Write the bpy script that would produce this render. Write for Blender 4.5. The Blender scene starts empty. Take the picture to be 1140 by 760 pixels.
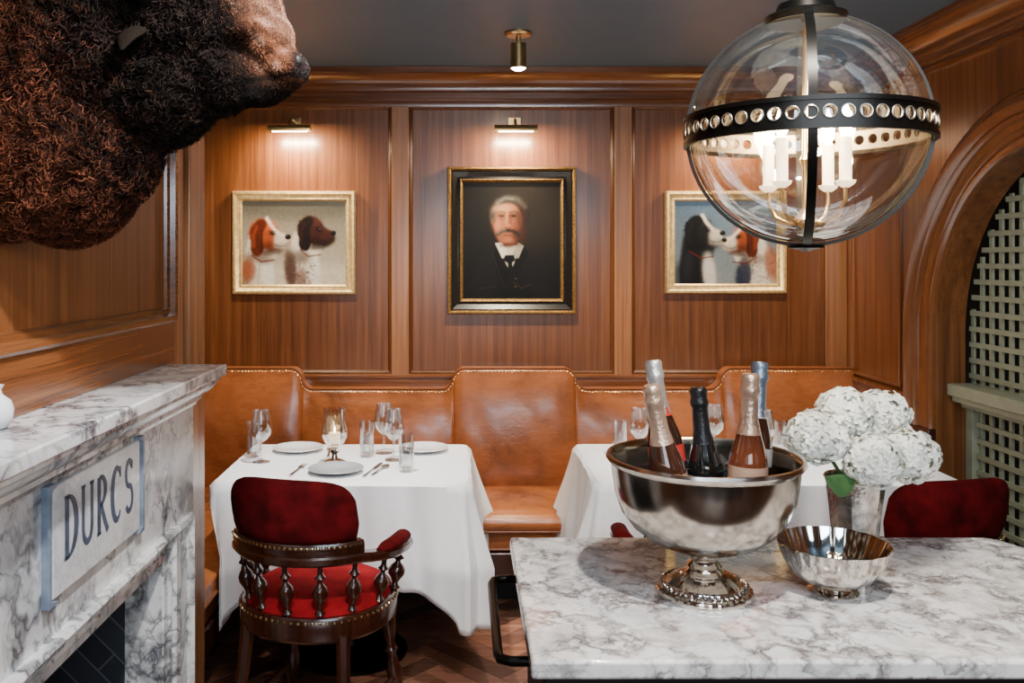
import bpy, bmesh, math, random
import numpy as np
from mathutils import Vector, Matrix
random.seed(7); np.random.seed(7)
scn = bpy.context.scene; COL = scn.collection
PI = math.pi; R = math.radians
EYE = 1.55

# ------------------------------------------------------------------ materials
def lin(c):
    c = c/255.0
    return c/12.92 if c <= .04045 else ((c+.055)/1.055)**2.4
def nd(nt, t, props=None, inp=None):
    n = nt.nodes.new(t)
    for k, v in (props or {}).items(): setattr(n, k, v)
    for k, v in (inp or {}).items(): n.inputs[k].default_value = v
    return n
def mat(name):
    m = bpy.data.materials.new(name); m.use_nodes = True
    nt = m.node_tree
    return m, nt, nt.nodes['Principled BSDF']
def coords(nt, scale=(1,1,1), rot=(0,0,0), kind='Object'):
    tc = nd(nt, 'ShaderNodeTexCoord'); mp = nd(nt, 'ShaderNodeMapping', None, {'Scale': scale, 'Rotation': rot})
    nt.links.new(tc.outputs[kind], mp.inputs['Vector']); return mp.outputs['Vector']
def noise(nt, vec, scale, detail=4, rough=.5, dist=0):
    n = nd(nt, 'ShaderNodeTexNoise', None, {'Scale': scale, 'Detail': detail, 'Roughness': rough, 'Distortion': dist})
    nt.links.new(vec, n.inputs['Vector']); return n.outputs['Fac']
def ramp(nt, fac, stops):
    r = nd(nt, 'ShaderNodeValToRGB'); cr = r.color_ramp
    while len(cr.elements) < len(stops): cr.elements.new(.5)
    for e, (p, c) in zip(cr.elements, stops):
        e.position = p; e.color = c if len(c) == 4 else (*c, 1)
    nt.links.new(fac, r.inputs['Fac']); return r.outputs['Color']
def mix(nt, a, b, fac, mode='MIX'):
    m = nd(nt, 'ShaderNodeMixRGB', {'blend_type': mode})
    for i, s in ((0, fac), (1, a), (2, b)):
        if isinstance(s, (float, int, tuple)): m.inputs[i].default_value = s
        else: nt.links.new(s, m.inputs[i])
    return m.outputs[0]
def bump(nt, bsdf, h, strength=.2, dist=.002):
    b = nd(nt, 'ShaderNodeBump', None, {'Strength': strength, 'Distance': dist})
    nt.links.new(h, b.inputs['Height']); nt.links.new(b.outputs[0], bsdf.inputs['Normal'])
def simple(name, c, rough=.5, metal=0, var=.12, nscale=20, bmp=0, sheen=0, coat=0, spec=.5):
    m, nt, b = mat(name); v = coords(nt); n = noise(nt, v, nscale, 3)
    dark = tuple(x*(1-var) for x in c[:3])+(1,); lite = tuple(min(1, x*(1+var)) for x in c[:3])+(1,)
    nt.links.new(ramp(nt, n, [(.3, dark), (.7, lite)]), b.inputs['Base Color'])
    b.inputs['Roughness'].default_value = rough; b.inputs['Metallic'].default_value = metal
    b.inputs['Sheen Weight'].default_value = sheen; b.inputs['Coat Weight'].default_value = coat
    b.inputs['Specular IOR Level'].default_value = spec
    if bmp: bump(nt, b, noise(nt, v, nscale*3, 5), bmp, .003)
    return m
def leather_mat(name, c):
    m, nt, b = mat(name); v = coords(nt)
    n1 = noise(nt, v, 3.0, 5, .6, .6); n2 = noise(nt, coords(nt, (3,3,9)), 4, 4, .6, 1.2)
    col = ramp(nt, n1, [(.32, tuple(x*.52 for x in c)), (.5, c), (.70, tuple(x*1.28 for x in c))])
    col = mix(nt, col, ramp(nt, n2, [(.44, (.66,.58,.52)), (.5, (1,1,1))]), .3, 'MULTIPLY')
    nt.links.new(col, b.inputs['Base Color']); b.inputs['Roughness'].default_value = .27; b.inputs['Coat Weight'].default_value = .25
    b.inputs['Coat Roughness'].default_value = .16
    h = mix(nt, ramp(nt, n2, [(.40, (0,0,0)), (.52, (1,1,1))]), ramp(nt, noise(nt, v, 7, 4, .6), [(.2, (0,0,0)), (.8, (1,1,1))]), .75)
    bump(nt, b, h, .18, .007); return m
def wood(name, c1, c2, c3, axis='z', rough=.3, coat=.3, dens=1.0, attr=False, fine=.5, soft=0.0):
    m, nt, b = mat(name)
    s = {'z': (40*dens, 40*dens, .9), 'x': (1.0, 34*dens, 34*dens), 'y': (34*dens, 1.0, 34*dens), 'c': (9*dens, 9*dens, 9*dens)}[axis]
    v = coords(nt, s); n1 = noise(nt, v, 1.0, 6, .58, .5)
    s2 = tuple(q*7 if q > 2 else q*4 for q in s)
    n2 = noise(nt, coords(nt, s2), 1.0, 3, .6)
    n3 = noise(nt, coords(nt, tuple(q*.06 if q > 2 else q*.6 for q in s)), 1.5, 3)
    col = ramp(nt, n1, [(.22-soft, c1), (.5, c2), (.78+soft, c3)])
    col = mix(nt, col, ramp(nt, n2, [(.36, (.40,.34,.30)), (.56, (1,1,1))]), fine, 'MULTIPLY')
    col = mix(nt, col, ramp(nt, n3, [(.3, (.74,.70,.66)), (.7, (1.0,1.0,1.0))]), .7, 'MULTIPLY')
    if attr:
        a = nd(nt, 'ShaderNodeAttribute', {'attribute_name': 'Col'})
        col = mix(nt, col, a.outputs['Color'], 1.0, 'MULTIPLY')
    nt.links.new(col, b.inputs['Base Color'])
    b.inputs['Roughness'].default_value = rough; b.inputs['Coat Weight'].default_value = coat
    b.inputs['Coat Roughness'].default_value = .2
    bump(nt, b, n2, .10, .001)
    return m
def marble(name, base, mid, vein, scale=4.0, vw=.03, rough=.12, strength=.8, cloud=(.42,.68)):
    m, nt, b = mat(name); v = coords(nt, (1,1,1), (.3,.5,.6))
    w = nd(nt, 'ShaderNodeTexNoise', None, {'Scale': scale*.8, 'Detail': 4, 'Roughness': .6})
    nt.links.new(v, w.inputs['Vector'])
    vm = nd(nt, 'ShaderNodeVectorMath', {'operation': 'SCALE'}, {'Scale': .9/scale}); nt.links.new(w.outputs['Color'], vm.inputs[0])
    va = nd(nt, 'ShaderNodeVectorMath', {'operation': 'ADD'}); nt.links.new(v, va.inputs[0]); nt.links.new(vm.outputs[0], va.inputs[1])
    def ridge(sc, wd, det=5):
        n = noise(nt, va.outputs[0], sc, det, .56)
        return ramp(nt, n, [(.5-wd*1.6, (0,0,0)), (.5-wd*.35, (.75,.75,.75)), (.5, (1,1,1)), (.5+wd*.35, (.75,.75,.75)), (.5+wd*2.6, (0,0,0))])
    msk = ramp(nt, noise(nt, v, scale*.7, 3), [(.36, (.2,.2,.2)), (.58, (1,1,1))])
    r1 = mix(nt, ridge(scale, vw), msk, 1.0, 'MULTIPLY')
    msk2 = ramp(nt, noise(nt, v, scale*1.3+1, 3), [(.40, (0,0,0)), (.56, (1,1,1))])
    r2 = mix(nt, ridge(scale*2.4, vw*.9), msk2, 1.0, 'MULTIPLY')
    cl = ramp(nt, noise(nt, va.outputs[0], scale*1.6, 8, .66), [(cloud[0], (0,0,0)), (cloud[1], (1,1,1))])
    col = mix(nt, base, mid, cl)
    r1s = mix(nt, r1, (strength,)*3+(1,), 1.0, 'MULTIPLY'); r2s = mix(nt, r2, (strength*.85,)*3+(1,), 1.0, 'MULTIPLY')
    col = mix(nt, col, vein, r1s); col = mix(nt, col, vein, r2s)
    nt.links.new(col, b.inputs['Base Color']); b.inputs['Roughness'].default_value = rough
    return m
def glassy(name, tint=(1,1,1,1), edge=.35, rough=.02, boost=0.0):
    m, nt, b = mat(name); nt.nodes.remove(b)
    out = nt.nodes['Material Output']
    tr = nd(nt, 'ShaderNodeBsdfTransparent', None, {'Color': tint}); gl = nd(nt, 'ShaderNodeBsdfGlossy', None, {'Roughness': rough, 'Color': (1,1,1,1)})
    lw = nd(nt, 'ShaderNodeLayerWeight', None, {'Blend': edge})
    ad = nd(nt, 'ShaderNodeMath', {'operation': 'ADD', 'use_clamp': True}, {1: boost}); nt.links.new(lw.outputs['Facing'], ad.inputs[0])
    n = noise(nt, coords(nt), 6, 2); bp = nd(nt, 'ShaderNodeBump', None, {'Strength': .25, 'Distance': .01})
    nt.links.new(n, bp.inputs['Height']); nt.links.new(bp.outputs[0], gl.inputs['Normal'])
    mx = nd(nt, 'ShaderNodeMixShader'); nt.links.new(ad.outputs[0], mx.inputs[0])
    nt.links.new(tr.outputs[0], mx.inputs[1]); nt.links.new(gl.outputs[0], mx.inputs[2]); nt.links.new(mx.outputs[0], out.inputs[0])
    return m
def emit(name, c, s):
    m, nt, b = mat(name); b.inputs['Base Color'].default_value = c
    b.inputs['Emission Color'].default_value = c; b.inputs['Emission Strength'].default_value = s; return m
def vcol(name, rough=.6, bmp=0, spec=.5, coat=0):
    m, nt, b = mat(name); a = nd(nt, 'ShaderNodeAttribute', {'attribute_name': 'Col'})
    n = noise(nt, coords(nt), 60, 3)
    nt.links.new(mix(nt, a.outputs['Color'], ramp(nt, n, [(.3, (.8,.8,.8)), (.7, (1,1,1))]), .6, 'MULTIPLY'), b.inputs['Base Color'])
    b.inputs['Roughness'].default_value = rough; b.inputs['Specular IOR Level'].default_value = spec
    b.inputs['Coat Weight'].default_value = coat
    return m

W1, W2, W3 = (.085,.025,.007,1), (.205,.069,.020,1), (.33,.128,.042,1)
M = {}
M['wood_z'] = wood('panel_wood', W1, W2, W3, 'z')
M['wood_x'] = wood('rail_wood', W1, W2, W3, 'x', .22, .5)
M['wood_y'] = wood('side_rail_wood', W1, W2, W3, 'y', .22, .5)
M['bead'] = wood('bead_wood', (.07,.020,.006,1), (.13,.042,.012,1), (.20,.07,.023,1), 'z', .42, .1, 1, False, .3)
M['stile'] = wood('stile_wood', (.23,.088,.030,1), (.36,.150,.060,1), (.48,.23,.10,1), 'z', .26, .4, 1, False, .35)
M['arch'] = wood('arch_wood', (.16,.050,.014,1), (.21,.071,.021,1), (.27,.098,.031,1), 'c', .2, .6, .6, False, .12, .1)
M['darkwood'] = wood('chair_wood', (.014,.004,.002,1), (.036,.009,.004,1), (.065,.018,.008,1), 'z', .18, .7, 2)
M['floor'] = wood('floor_wood', (.12,.045,.026,1), (.25,.11,.07,1), (.40,.21,.14,1), 'x', .35, .2, 1.2, attr=True)
M['gap'] = simple('floor_gap', (.012,.007,.005,1), .9)
M['ceiling'] = simple('ceiling_paint', (.10,.165,.225,1), .5, var=.05, nscale=3)
M['leather'] = leather_mat('tan_leather', (.37,.118,.035))
M['seam'] = simple('leather_piping', (.20,.06,.018,1), .4)
M['brass'] = simple('aged_brass', (.50,.34,.16,1), .28, 1)
M['nail'] = simple('brass_nail', (.75,.55,.28,1), .22, 1)
M['gold'] = simple('gilt_frame', (.78,.56,.24,1), .42, .6, var=.25, nscale=60, bmp=.3)
M['oldgold'] = simple('antique_gold', (.28,.16,.05,1), .4, .7, var=.6, nscale=120, bmp=.8)
M['blackframe'] = simple('black_lacquer', (.010,.009,.009,1), .28, 0, coat=.4)
M['cloth'] = simple('white_linen', (.88,.88,.89,1), .85, var=.02, nscale=30, bmp=.12, sheen=.2)
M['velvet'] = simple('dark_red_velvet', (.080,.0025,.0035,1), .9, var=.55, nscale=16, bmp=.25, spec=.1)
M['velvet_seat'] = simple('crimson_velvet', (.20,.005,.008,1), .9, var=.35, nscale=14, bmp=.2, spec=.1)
M['silver'] = simple('polished_silver', (.64,.59,.53,1), .07, 1, var=.08, nscale=9)
M['satin'] = simple('satin_silver', (.50,.45,.39,1), .17, 1, var=.22, nscale=7)
M['mercury'] = simple('mottled_silver', (.55,.52,.48,1), .16, 1, var=.6, nscale=35, bmp=.35)
M['steel'] = simple('cutlery_steel', (.50,.50,.50,1), .2, 1)
M['china'] = simple('white_china', (.80,.80,.80,1), .2, coat=.4, var=.03)
M['greychina'] = simple('grey_china', (.36,.38,.41,1), .25, coat=.3, var=.08)
M['glass'] = glassy('drinking_glass', (.94,.96,.97,1), .36, .02, .05)
M['frost'] = glassy('pressed_glass', (.95,.90,.82,1), .45, .12, .14)
M['globe'] = glassy('lantern_glass', (.97,.95,.90,1), .26, .04, .08)
M['iron'] = simple('dark_bronze', (.012,.010,.008,1), .36, .85)
M['pewter'] = simple('worn_bronze_edge', (.36,.30,.22,1), .35, .9)
M['fur_skin'] = vcol('hide', .9, spec=.08)
M['fur'] = vcol('woolly_hair', .8, spec=.08)
M['horn'] = simple('dark_horn', (.006,.005,.005,1), .7, spec=.12)
M['dark_hide'] = simple('dark_hide', (.006,.004,.003,1), .95, bmp=.6, nscale=60, spec=.03)
M['canvas'] = vcol('oil_paint', .5, spec=.2)
M['marble_wall'] = marble('fireplace_marble', (.82,.80,.78,1), (.44,.44,.46,1), (.045,.05,.065,1), 3.8, .026, .16, .95, (.45,.71))
M['plaque'] = marble('plaque_marble', (.74,.73,.72,1), (.56,.56,.57,1), (.35,.36,.38,1), 5, .02, .2, .4, (.46,.72))
M['marble_top'] = marble('counter_marble', (.88,.84,.80,1), (.48,.42,.38,1), (.09,.07,.065,1), 9.5, .034, .07, .9, (.48,.74))
M['bluestone'] = simple('blue_grey_marble', (.20,.25,.32,1), .4, var=.3, nscale=25)
M['letter'] = simple('carved_lettering', (.060,.080,.125,1), .45, var=.4, nscale=40)
M['sage'] = simple('sage_green_paint', (.29,.31,.22,1), .45, var=.08)
M['nook'] = simple('dim_backdrop', (.05,.042,.03,1), .8)
M['wax'] = emit('glowing_wax', (.95,.80,.58,1), 1.8)  # candlelight in the wax imitated by giving it emission
M['bulb'] = emit('glowing_bulb', (1,.82,.56,1), 200)
M['lens'] = emit('lamp_lens', (1,.85,.6,1), 30)
M['foil_gold'] = simple('gold_foil', (.74,.50,.36,1), .28, .8, bmp=.6, nscale=50)
M['foil_silver'] = simple('silver_foil', (.75,.73,.72,1), .3, .7, bmp=.6, nscale=50)
M['foil_black'] = simple('black_foil', (.012,.012,.014,1), .3, .3, bmp=.6, nscale=50)
M['foil_blue'] = simple('blue_grey_foil', (.20,.25,.33,1), .3, .7, bmp=.6, nscale=50)
M['b_dark'] = simple('dark_bottle_glass', (.030,.010,.005,1), .05, coat=1)
M['b_amber'] = simple('rose_bottle_glass', (.095,.024,.009,1), .05, coat=1)
M['b_black'] = simple('black_bottle_glass', (.008,.009,.008,1), .05, coat=1)
M['label_w'] = simple('paper_label', (.50,.31,.21,1), .4, .4)
M['label_r'] = simple('red_label', (.50,.03,.02,1), .5)
M['ice'] = glassy('clear_ice', (.8,.85,.88,1), .5, .08)
M['petal'] = simple('white_petal', (.88,.89,.82,1), .7, var=.08, nscale=40, sheen=.1)
M['leafm'] = simple('green_leaf', (.05,.13,.04,1), .4)
M['black'] = simple('matt_black', (.01,.01,.01,1), .6)
M['plaster'] = simple('tan_plaster', (.15,.12,.10,1), .8)
def slate():
    m, nt, b = mat('herringbone_slate')
    v = coords(nt, (1,1,1), (0,0,0))
    sw = nd(nt, 'ShaderNodeSeparateXYZ'); nt.links.new(v, sw.inputs[0])
    ad = nd(nt, 'ShaderNodeMath', {'operation': 'ADD'}); nt.links.new(sw.outputs[0], ad.inputs[0]); nt.links.new(sw.outputs[1], ad.inputs[1])
    cb = nd(nt, 'ShaderNodeCombineXYZ'); nt.links.new(ad.outputs[0], cb.inputs[0]); nt.links.new(sw.outputs[2], cb.inputs[1])
    ro = nd(nt, 'ShaderNodeMapping', None, {'Rotation': (0,0,R(45))}); nt.links.new(cb.outputs[0], ro.inputs['Vector'])
    br = nd(nt, 'ShaderNodeTexBrick', None, {'Scale': 1, 'Color1': (.022,.024,.03,1), 'Color2': (.045,.05,.06,1), 'Mortar': (.12,.125,.14,1), 'Mortar Size': .002, 'Brick Width': .2, 'Row Height': .06})
    nt.links.new(ro.outputs[0], br.inputs['Vector']); nt.links.new(br.outputs['Color'], b.inputs['Base Color'])
    b.inputs['Roughness'].default_value = .4; return m
M['slate'] = slate()

# ------------------------------------------------------------------ mesh builder
class MB:
    def __init__(s): s.v = []; s.f = []; s.m = []; s.c = None; s.mi = 0
    def add(s, vs, fs):
        o = len(s.v); s.v += [tuple(v) for v in vs]; s.f += [tuple(i+o for i in f) for f in fs]; s.m += [s.mi]*len(fs)
        return s
    def box(s, x0, x1, y0, y1, z0, z1, rot=None, at=None):
        vs = [Vector((x, y, z)) for x in (x0, x1) for y in (y0, y1) for z in (z0, z1)]
        if rot is not None: vs = [rot @ v for v in vs]
        if at is not None: vs = [v+Vector(at) for v in vs]
        return s.add(vs, [(0,1,3,2),(4,6,7,5),(0,4,5,1),(2,3,7,6),(0,2,6,4),(1,5,7,3)])
    def loops(s, rings, closed_ring=True, closed_path=False, cap=True):
        n = len(rings[0]); vs = [p for r in rings for p in r]; fs = []
        L = len(rings)
        for i in range(L if closed_path else L-1):
            a, b = i*n, ((i+1) % L)*n
            for j in range(n if closed_ring else n-1):
                k = (j+1) % n; fs.append((a+j, a+k, b+k, b+j))
        if cap and not closed_path and closed_ring:
            fs.append(tuple(range(n))); fs.append(tuple((L-1)*n+j for j in range(n)))
        return s.add(vs, fs)
    def lathe(s, prof, base=(0,0,0), axis=(0,0,1), n=32, wob=None, cap=True):
        base = Vector(base); q = Vector((0,0,1)).rotation_difference(Vector(axis).normalized())
        rings = []
        for r, z in prof:
            ring = []
            for j in range(n):
                a = 2*PI*j/n; rr = max(r, 1e-5)*(wob(a, z) if wob else 1)
                ring.append(base + q @ Vector((rr*math.cos(a), rr*math.sin(a), z)))
            rings.append(ring)
        return s.loops(rings, cap=cap)
    def tube(s, pts, rad, n=10, closed=False, sq=(1,1)):
        pts = [Vector(p) for p in pts]; L = len(pts)
        if not hasattr(rad, '__len__'): rad = [rad]*L
        rings = []; up = None
        for i, p in enumerate(pts):
            t = (pts[(i+1) % L]-pts[i-1]) if closed else (pts[min(i+1, L-1)]-pts[max(i-1, 0)])
            t.normalize()
            if up is None: up = Vector((0,0,1)) if abs(t.z) < .9 else Vector((1,0,0))
            u = t.cross(up);
            if u.length < 1e-4: u = t.cross(Vector((0,1,0)))
            u.normalize(); w = u.cross(t).normalized(); up = w
            rings.append([p+u*math.cos(2*PI*j/n)*rad[i]*sq[0]+w*math.sin(2*PI*j/n)*rad[i]*sq[1] for j in range(n)])
        return s.loops(rings, closed_path=closed)
    def ball(s, c, r, n=16, rot=None):
        if not hasattr(r, '__len__'): r = (r, r, r)
        rings = []
        for i in range(n//2+1):
            t = PI*i/(n//2); ring = []
            for j in range(n):
                v = Vector((r[0]*max(math.sin(t), 1e-4)*math.cos(2*PI*j/n), r[1]*max(math.sin(t), 1e-4)*math.sin(2*PI*j/n), r[2]*math.cos(t)))
                if rot is not None: v = rot @ v
                ring.append(v+Vector(c))
            rings.append(ring)
        return s.loops(rings)
    def prof_path(s, prof, pathf, k):
        rings = []
        for i in range(k): rings.append([(pathf(o)[i][0], pathf(o)[i][1], z) for o, z in prof])
        return s.loops(rings)
    def rectframe(s, u0, u1, v0, v1, prof, mapf):
        rings = []
        for (cu, cv, su, sv) in ((u0,v0,1,1),(u1,v0,-1,1),(u1,v1,-1,-1),(u0,v1,1,-1)):
            rings.append([mapf(cu+su*i, cv+sv*i, h) for i, h in prof])
        return s.loops(rings, closed_ring=False, closed_path=True)
    def build(s, name, m, parent=None, bevel=0, smooth=True, world=False, seg=2, kind=None):
        me = bpy.data.meshes.new(name)
        vs = s.v
        if world and parent is not None:
            l = parent.location; vs = [(v[0]-l.x, v[1]-l.y, v[2]-l.z) for v in vs]
        me.from_pydata(vs, [], s.f)
        bm = bmesh.new(); bm.from_mesh(me)
        bmesh.ops.recalc_face_normals(bm, faces=bm.faces); bm.to_mesh(me); bm.free()
        ms = m if isinstance(m, (list, tuple)) else [m]
        for q in ms: me.materials.append(M[q] if isinstance(q, str) else q)
        if len(ms) > 1: me.polygons.foreach_set('material_index', s.m)
        o = bpy.data.objects.new(name, me); COL.objects.link(o)
        if parent is not None: o.parent = parent
        if smooth:
            me.polygons.foreach_set('use_smooth', [True]*len(me.polygons))
            me.set_sharp_from_angle(angle=R(38))
        if bevel:
            b = o.modifiers.new('bevel', 'BEVEL'); b.width = bevel; b.segments = seg; b.limit_method = 'ANGLE'; b.angle_limit = R(40)
            b.harden_normals = True
        if kind: o['kind'] = kind
        return o
def thing(name, label, cat, loc=(0,0,0), rotz=0, group=None):
    o = bpy.data.objects.new(name, None); COL.objects.link(o); o.empty_display_size = .05
    o.location = loc; o.rotation_euler = (0,0,rotz); o['label'] = label; o['category'] = cat
    if group: o['group'] = group
    return o
def tag(o, label, cat, group=None, kind=None):
    o['label'] = label; o['category'] = cat
    if group: o['group'] = group
    if kind: o['kind'] = kind
    return o
def dup(root, loc, rotz=0, label=None):
    r = root.copy(); COL.objects.link(r); r.location = loc; r.rotation_euler = (0,0,rotz)
    if label: r['label'] = label
    for ch in list(root.children):
        c = ch.copy(); COL.objects.link(c); c.parent = r
        for g in ch.children:
            d = g.copy(); COL.objects.link(d); d.parent = c
    return r
def S(mb, name, m, **k): return mb.build(name, m, kind='structure', **k)
def setcol(me, cols):
    a = me.color_attributes.new('Col', 'FLOAT_COLOR', 'POINT')
    arr = np.ones((len(me.vertices), 4), dtype=np.float32); arr[:, :3] = cols
    a.data.foreach_set('color', arr.ravel())

# ------------------------------------------------------------------ room
CZ = 2.51; BY = 4.55; RX = 1.94; LX = -.87; RL = -1.45; CE = 2.9
S(MB().box(RL-.1, 2.6, -3, BY+.1, CZ, CZ+.1), 'ceiling', 'ceiling', smooth=False)
S(MB().box(RL-.1, RX+.1, BY, BY+.1, 0, CZ), 'wall_back', 'wood_z', smooth=False)
wl = MB()
wl.box(LX-.08, LX, -3, CE, .88, CZ).box(LX-.08, LX, -3, 1.45, 0, .88).box(LX-.08, LX, 2.33, CE, 0, .88)
wl.box(RL, LX-.08, CE-.08, CE, 0, CZ)
S(wl, 'wall_left', 'wood_z', smooth=False)
S(MB().box(RL-.08, RL, CE-.08, BY, 0, CZ), 'wall_left_recess', 'wood_z', smooth=False)
AC, AR, ASZ = 2.98, .70, 1.25
wr = MB()
wr.box(RX, RX+.12, AC+AR, BY+.1, 0, CZ).box(RX, RX+.12, -3, AC-AR, 0, CZ)
ra = []; N = 48
for i in range(N+1):
    a = PI*i/N; y = AC+AR*math.cos(a); z = ASZ+AR*math.sin(a)
    ra.append([(RX, y, z), (RX, y, CZ), (RX+.12, y, CZ), (RX+.12, y, z)])
wr.loops(ra)
S(wr, 'wall_right', 'wood_z', smooth=False)
S(MB().box(2.55, 2.6, -3, BY+.1, 0, CZ), 'wall_beyond_arch', 'nook', smooth=False)
S(MB().box(RL-.1, 2.6, -3.1, -3, 0, CZ), 'wall_front', 'plaster', smooth=False)
# floor
fl = MB(); fl.mi = 1
fl.box(RL-.1, 2.6, -3, BY+.1, -.06, -.004)
base_n = len(fl.v); fl.mi = 0
w = .082; n = 5; rot = Matrix.Rotation(R(45), 3, 'Z'); cols = [(1,1,1)]*base_n
for k in range(-70, 71):
    for m_ in range(-8, 9):
        for t in (0, 1):
            if t == 0: x0, y0, x1, y1 = k*w, k*w, k*w+n*w, k*w+w
            else: x0, y0, x1, y1 = k*w-w, k*w, k*w, k*w+n*w
            x0 += 2*n*w*m_; x1 += 2*n*w*m_
            c = rot @ Vector(((x0+x1)/2, (y0+y1)/2, 0))
            cx, cy = c.x+.2, c.y+2
            if not (-1.5 < cx < 1.95 and -.5 < cy < 4.3): continue
            g = .0015; vs = []
            for (x, y) in ((x0+g, y0+g), (x1-g, y0+g), (x1-g, y1-g), (x0+g, y1-g)):
                p = rot @ Vector((x, y, 0)); vs += [(p.x+.2, p.y+2, 0), (p.x+.2, p.y+2, -.004)]
            fl.add(vs, [(0,2,4,6), (0,1,3,2), (2,3,5,4), (4,5,7,6), (6,7,1,0)])
            s_ = random.uniform(.5, 1.6); tt = random.uniform(-.08, .08)
            cols += [(s_*(1+tt), s_, s_*(1-tt))]*8
fo = S(fl, 'floor', ['floor', 'gap'], smooth=False); setcol(fo.data, np.array(cols))

crown = [(0,2.325),(.018,2.325),(.022,2.345),(.018,2.36),(.03,2.365),(.03,2.395),(.045,2.40),(.045,2.41),(.05,2.43),(.075,2.455),(.105,2.475),(.118,2.48),(.118,2.508),(0,2.508)]
def cpath(o): return [(LX+o,-3),(LX+o,CE+o),(RL+o,CE+o),(RL+o,BY-o),(RX-o,BY-o),(RX-o,-3)]
cr_ = cpath
S(MB().loops([[(cr_(o)[i][0], cr_(o)[i][1], z) for o, z in crown] for i in range(2, 5)]), 'trim_crown', 'wood_x')
S(MB().loops([[(cr_(o)[i][0], cr_(o)[i][1], z) for o, z in crown] for i in range(0, 3)]), 'trim_crown_left', 'wood_y')
S(MB().loops([[(cr_(o)[i][0], cr_(o)[i][1], z) for o, z in crown] for i in range(4, 6)]), 'trim_crown_right', 'wood_y')
def bpath(o): return [(RL+o,CE),(RL+o,BY-o),(RX-o,BY-o),(RX-o,3.9)]
S(MB().prof_path([(0,.86),(.02,.86),(.02,.955),(.026,.96),(.026,.972),(.012,.982),(0,.982)], bpath, 4), 'trim_rail', 'wood_x')
for i, (a, b) in enumerate(((-1.45,-1.33), (-.36,-.27), (.765,.855), (1.83,1.94))):
    S(MB().box(a, b, BY-.022, BY, .96, 2.33), 'trim_stile', 'stile', bevel=.004)
bead = [(0,0),(0,.012),(.006,.016),(.012,.012),(.016,.004),(.018,0)]
mapB = lambda u, v, h: (u, BY-h, v)
mapL = lambda u, v, h: (LX+h, u, v)
mapR = lambda u, v, h: (RX-h, u, v)
for (a, b) in ((-1.33,-.36), (-.27,.765), (.855,1.83)):
    S(MB().rectframe(a, b, .98, 2.33, bead, mapB), 'trim_panel_bead', 'bead')
bigbead = [(0,0),(0,.022),(.008,.03),(.02,.026),(.026,.012),(.04,.008),(.044,0)]
S(MB().rectframe(1.0, 2.66, 1.37, 2.33, bigbead, mapL), 'trim_left_panel', 'wood_y')
S(MB().box(LX, LX+.018, 1.0, 2.66, 1.25, 1.37), 'trim_left_rail', 'wood_y', bevel=.003)
S(MB().box(LX, LX+.018, 2.66, 2.74, 0, 2.33), 'trim_left_stile', 'stile', bevel=.003)
S(MB().box(LX-.02, LX+.03, 2.77, CE+.03, 0, 2.33), 'trim_left_pilaster', 'stile', bevel=.006)
S(MB().rectframe(3.96, 4.47, .99, 2.05, bead, mapR), 'trim_right_panel', 'wood_z')
S(MB().box(RX-.014, RX, 3.9, BY, 2.07, 2.13), 'trim_right_rail', 'wood_y', bevel=.003)
cprof = [(.70,0),(.70,.016),(.708,.026),(.718,.026),(.722,.014),(.732,.014),(.738,.024),(.755,.028),(.762,.020),(.790,.024),(.795,.038),(.803,.044),(.812,.040),(.818,.052),(.838,.066),(.858,.060),(.864,.040),(.872,.034),(.878,.040),(.890,.034),(.90,.018),(.90,0)]
rings = []
for (z, side) in ((.86,1),(1.05,1)): rings.append([(RX-h, AC+r, z) for r, h in cprof])
for i in range(N+1):
    a = PI*i/N; rings.append([(RX-h, AC+r*math.cos(a), ASZ+r*math.sin(a)) for r, h in cprof])
rings.append([(RX-h, AC-r, .86) for r, h in cprof])
S(MB().loops(rings), 'trim_arch', 'arch')
S(MB().box(RX-.03, RX, AC+.70, AC+.92, 0, .86), 'trim_arch_plinth', 'darkwood', bevel=.005)

# lattice
t = thing('lattice_screen', 'sage green painted lattice screen filling the wooden arch', 'lattice', (2.09, AC, 0))
lb = MB()
def arch_z(y): 
    d = AR*AR-(y-AC)**2; return ASZ+math.sqrt(d) if d > 0 else ASZ
y = AC-AR+.05
while y < AC+AR:
    lb.box(2.085, 2.095, y-.010, y+.010, 1.05, arch_z(y)+.01); lb.box(2.085, 2.095, y-.010, y+.010, .1, .95); y += .064
z = .12
while z < 1.92:
    if not .93 < z < 1.07:
        hw = AR if z < ASZ else math.sqrt(max(0, AR*AR-(z-ASZ)**2))
        lb.box(2.075, 2.085, AC-hw, AC+hw, z-.010, z+.010)
    z += .064
lb.build('slats', 'sage', t, world=True, smooth=False)
lb = MB(); lb.box(2.04, 2.11, AC-AR, AC+AR, .95, .975).box(2.0, 2.11, AC-AR+.005, AC+AR-.005, .975, 1.0).box(1.98, 2.11, AC-AR+.005, AC+AR-.005, 1.0, 1.05)
lb.build('ledge', 'sage', t, world=True, bevel=.006)
MB().box(2.06, 2.11, AC+AR-.05, AC+AR, 0, .95).build('post', 'sage', t, world=True, bevel=.004)
MB().box(2.06, 2.11, AC-AR, AC-AR+.05, 0, .95).build('post', 'sage', t, world=True, bevel=.004)
MB().box(2.06, 2.11, AC-AR+.05, AC+AR-.05, 0, .1).build('bottom_rail', 'sage', t, world=True, bevel=.004)

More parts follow.
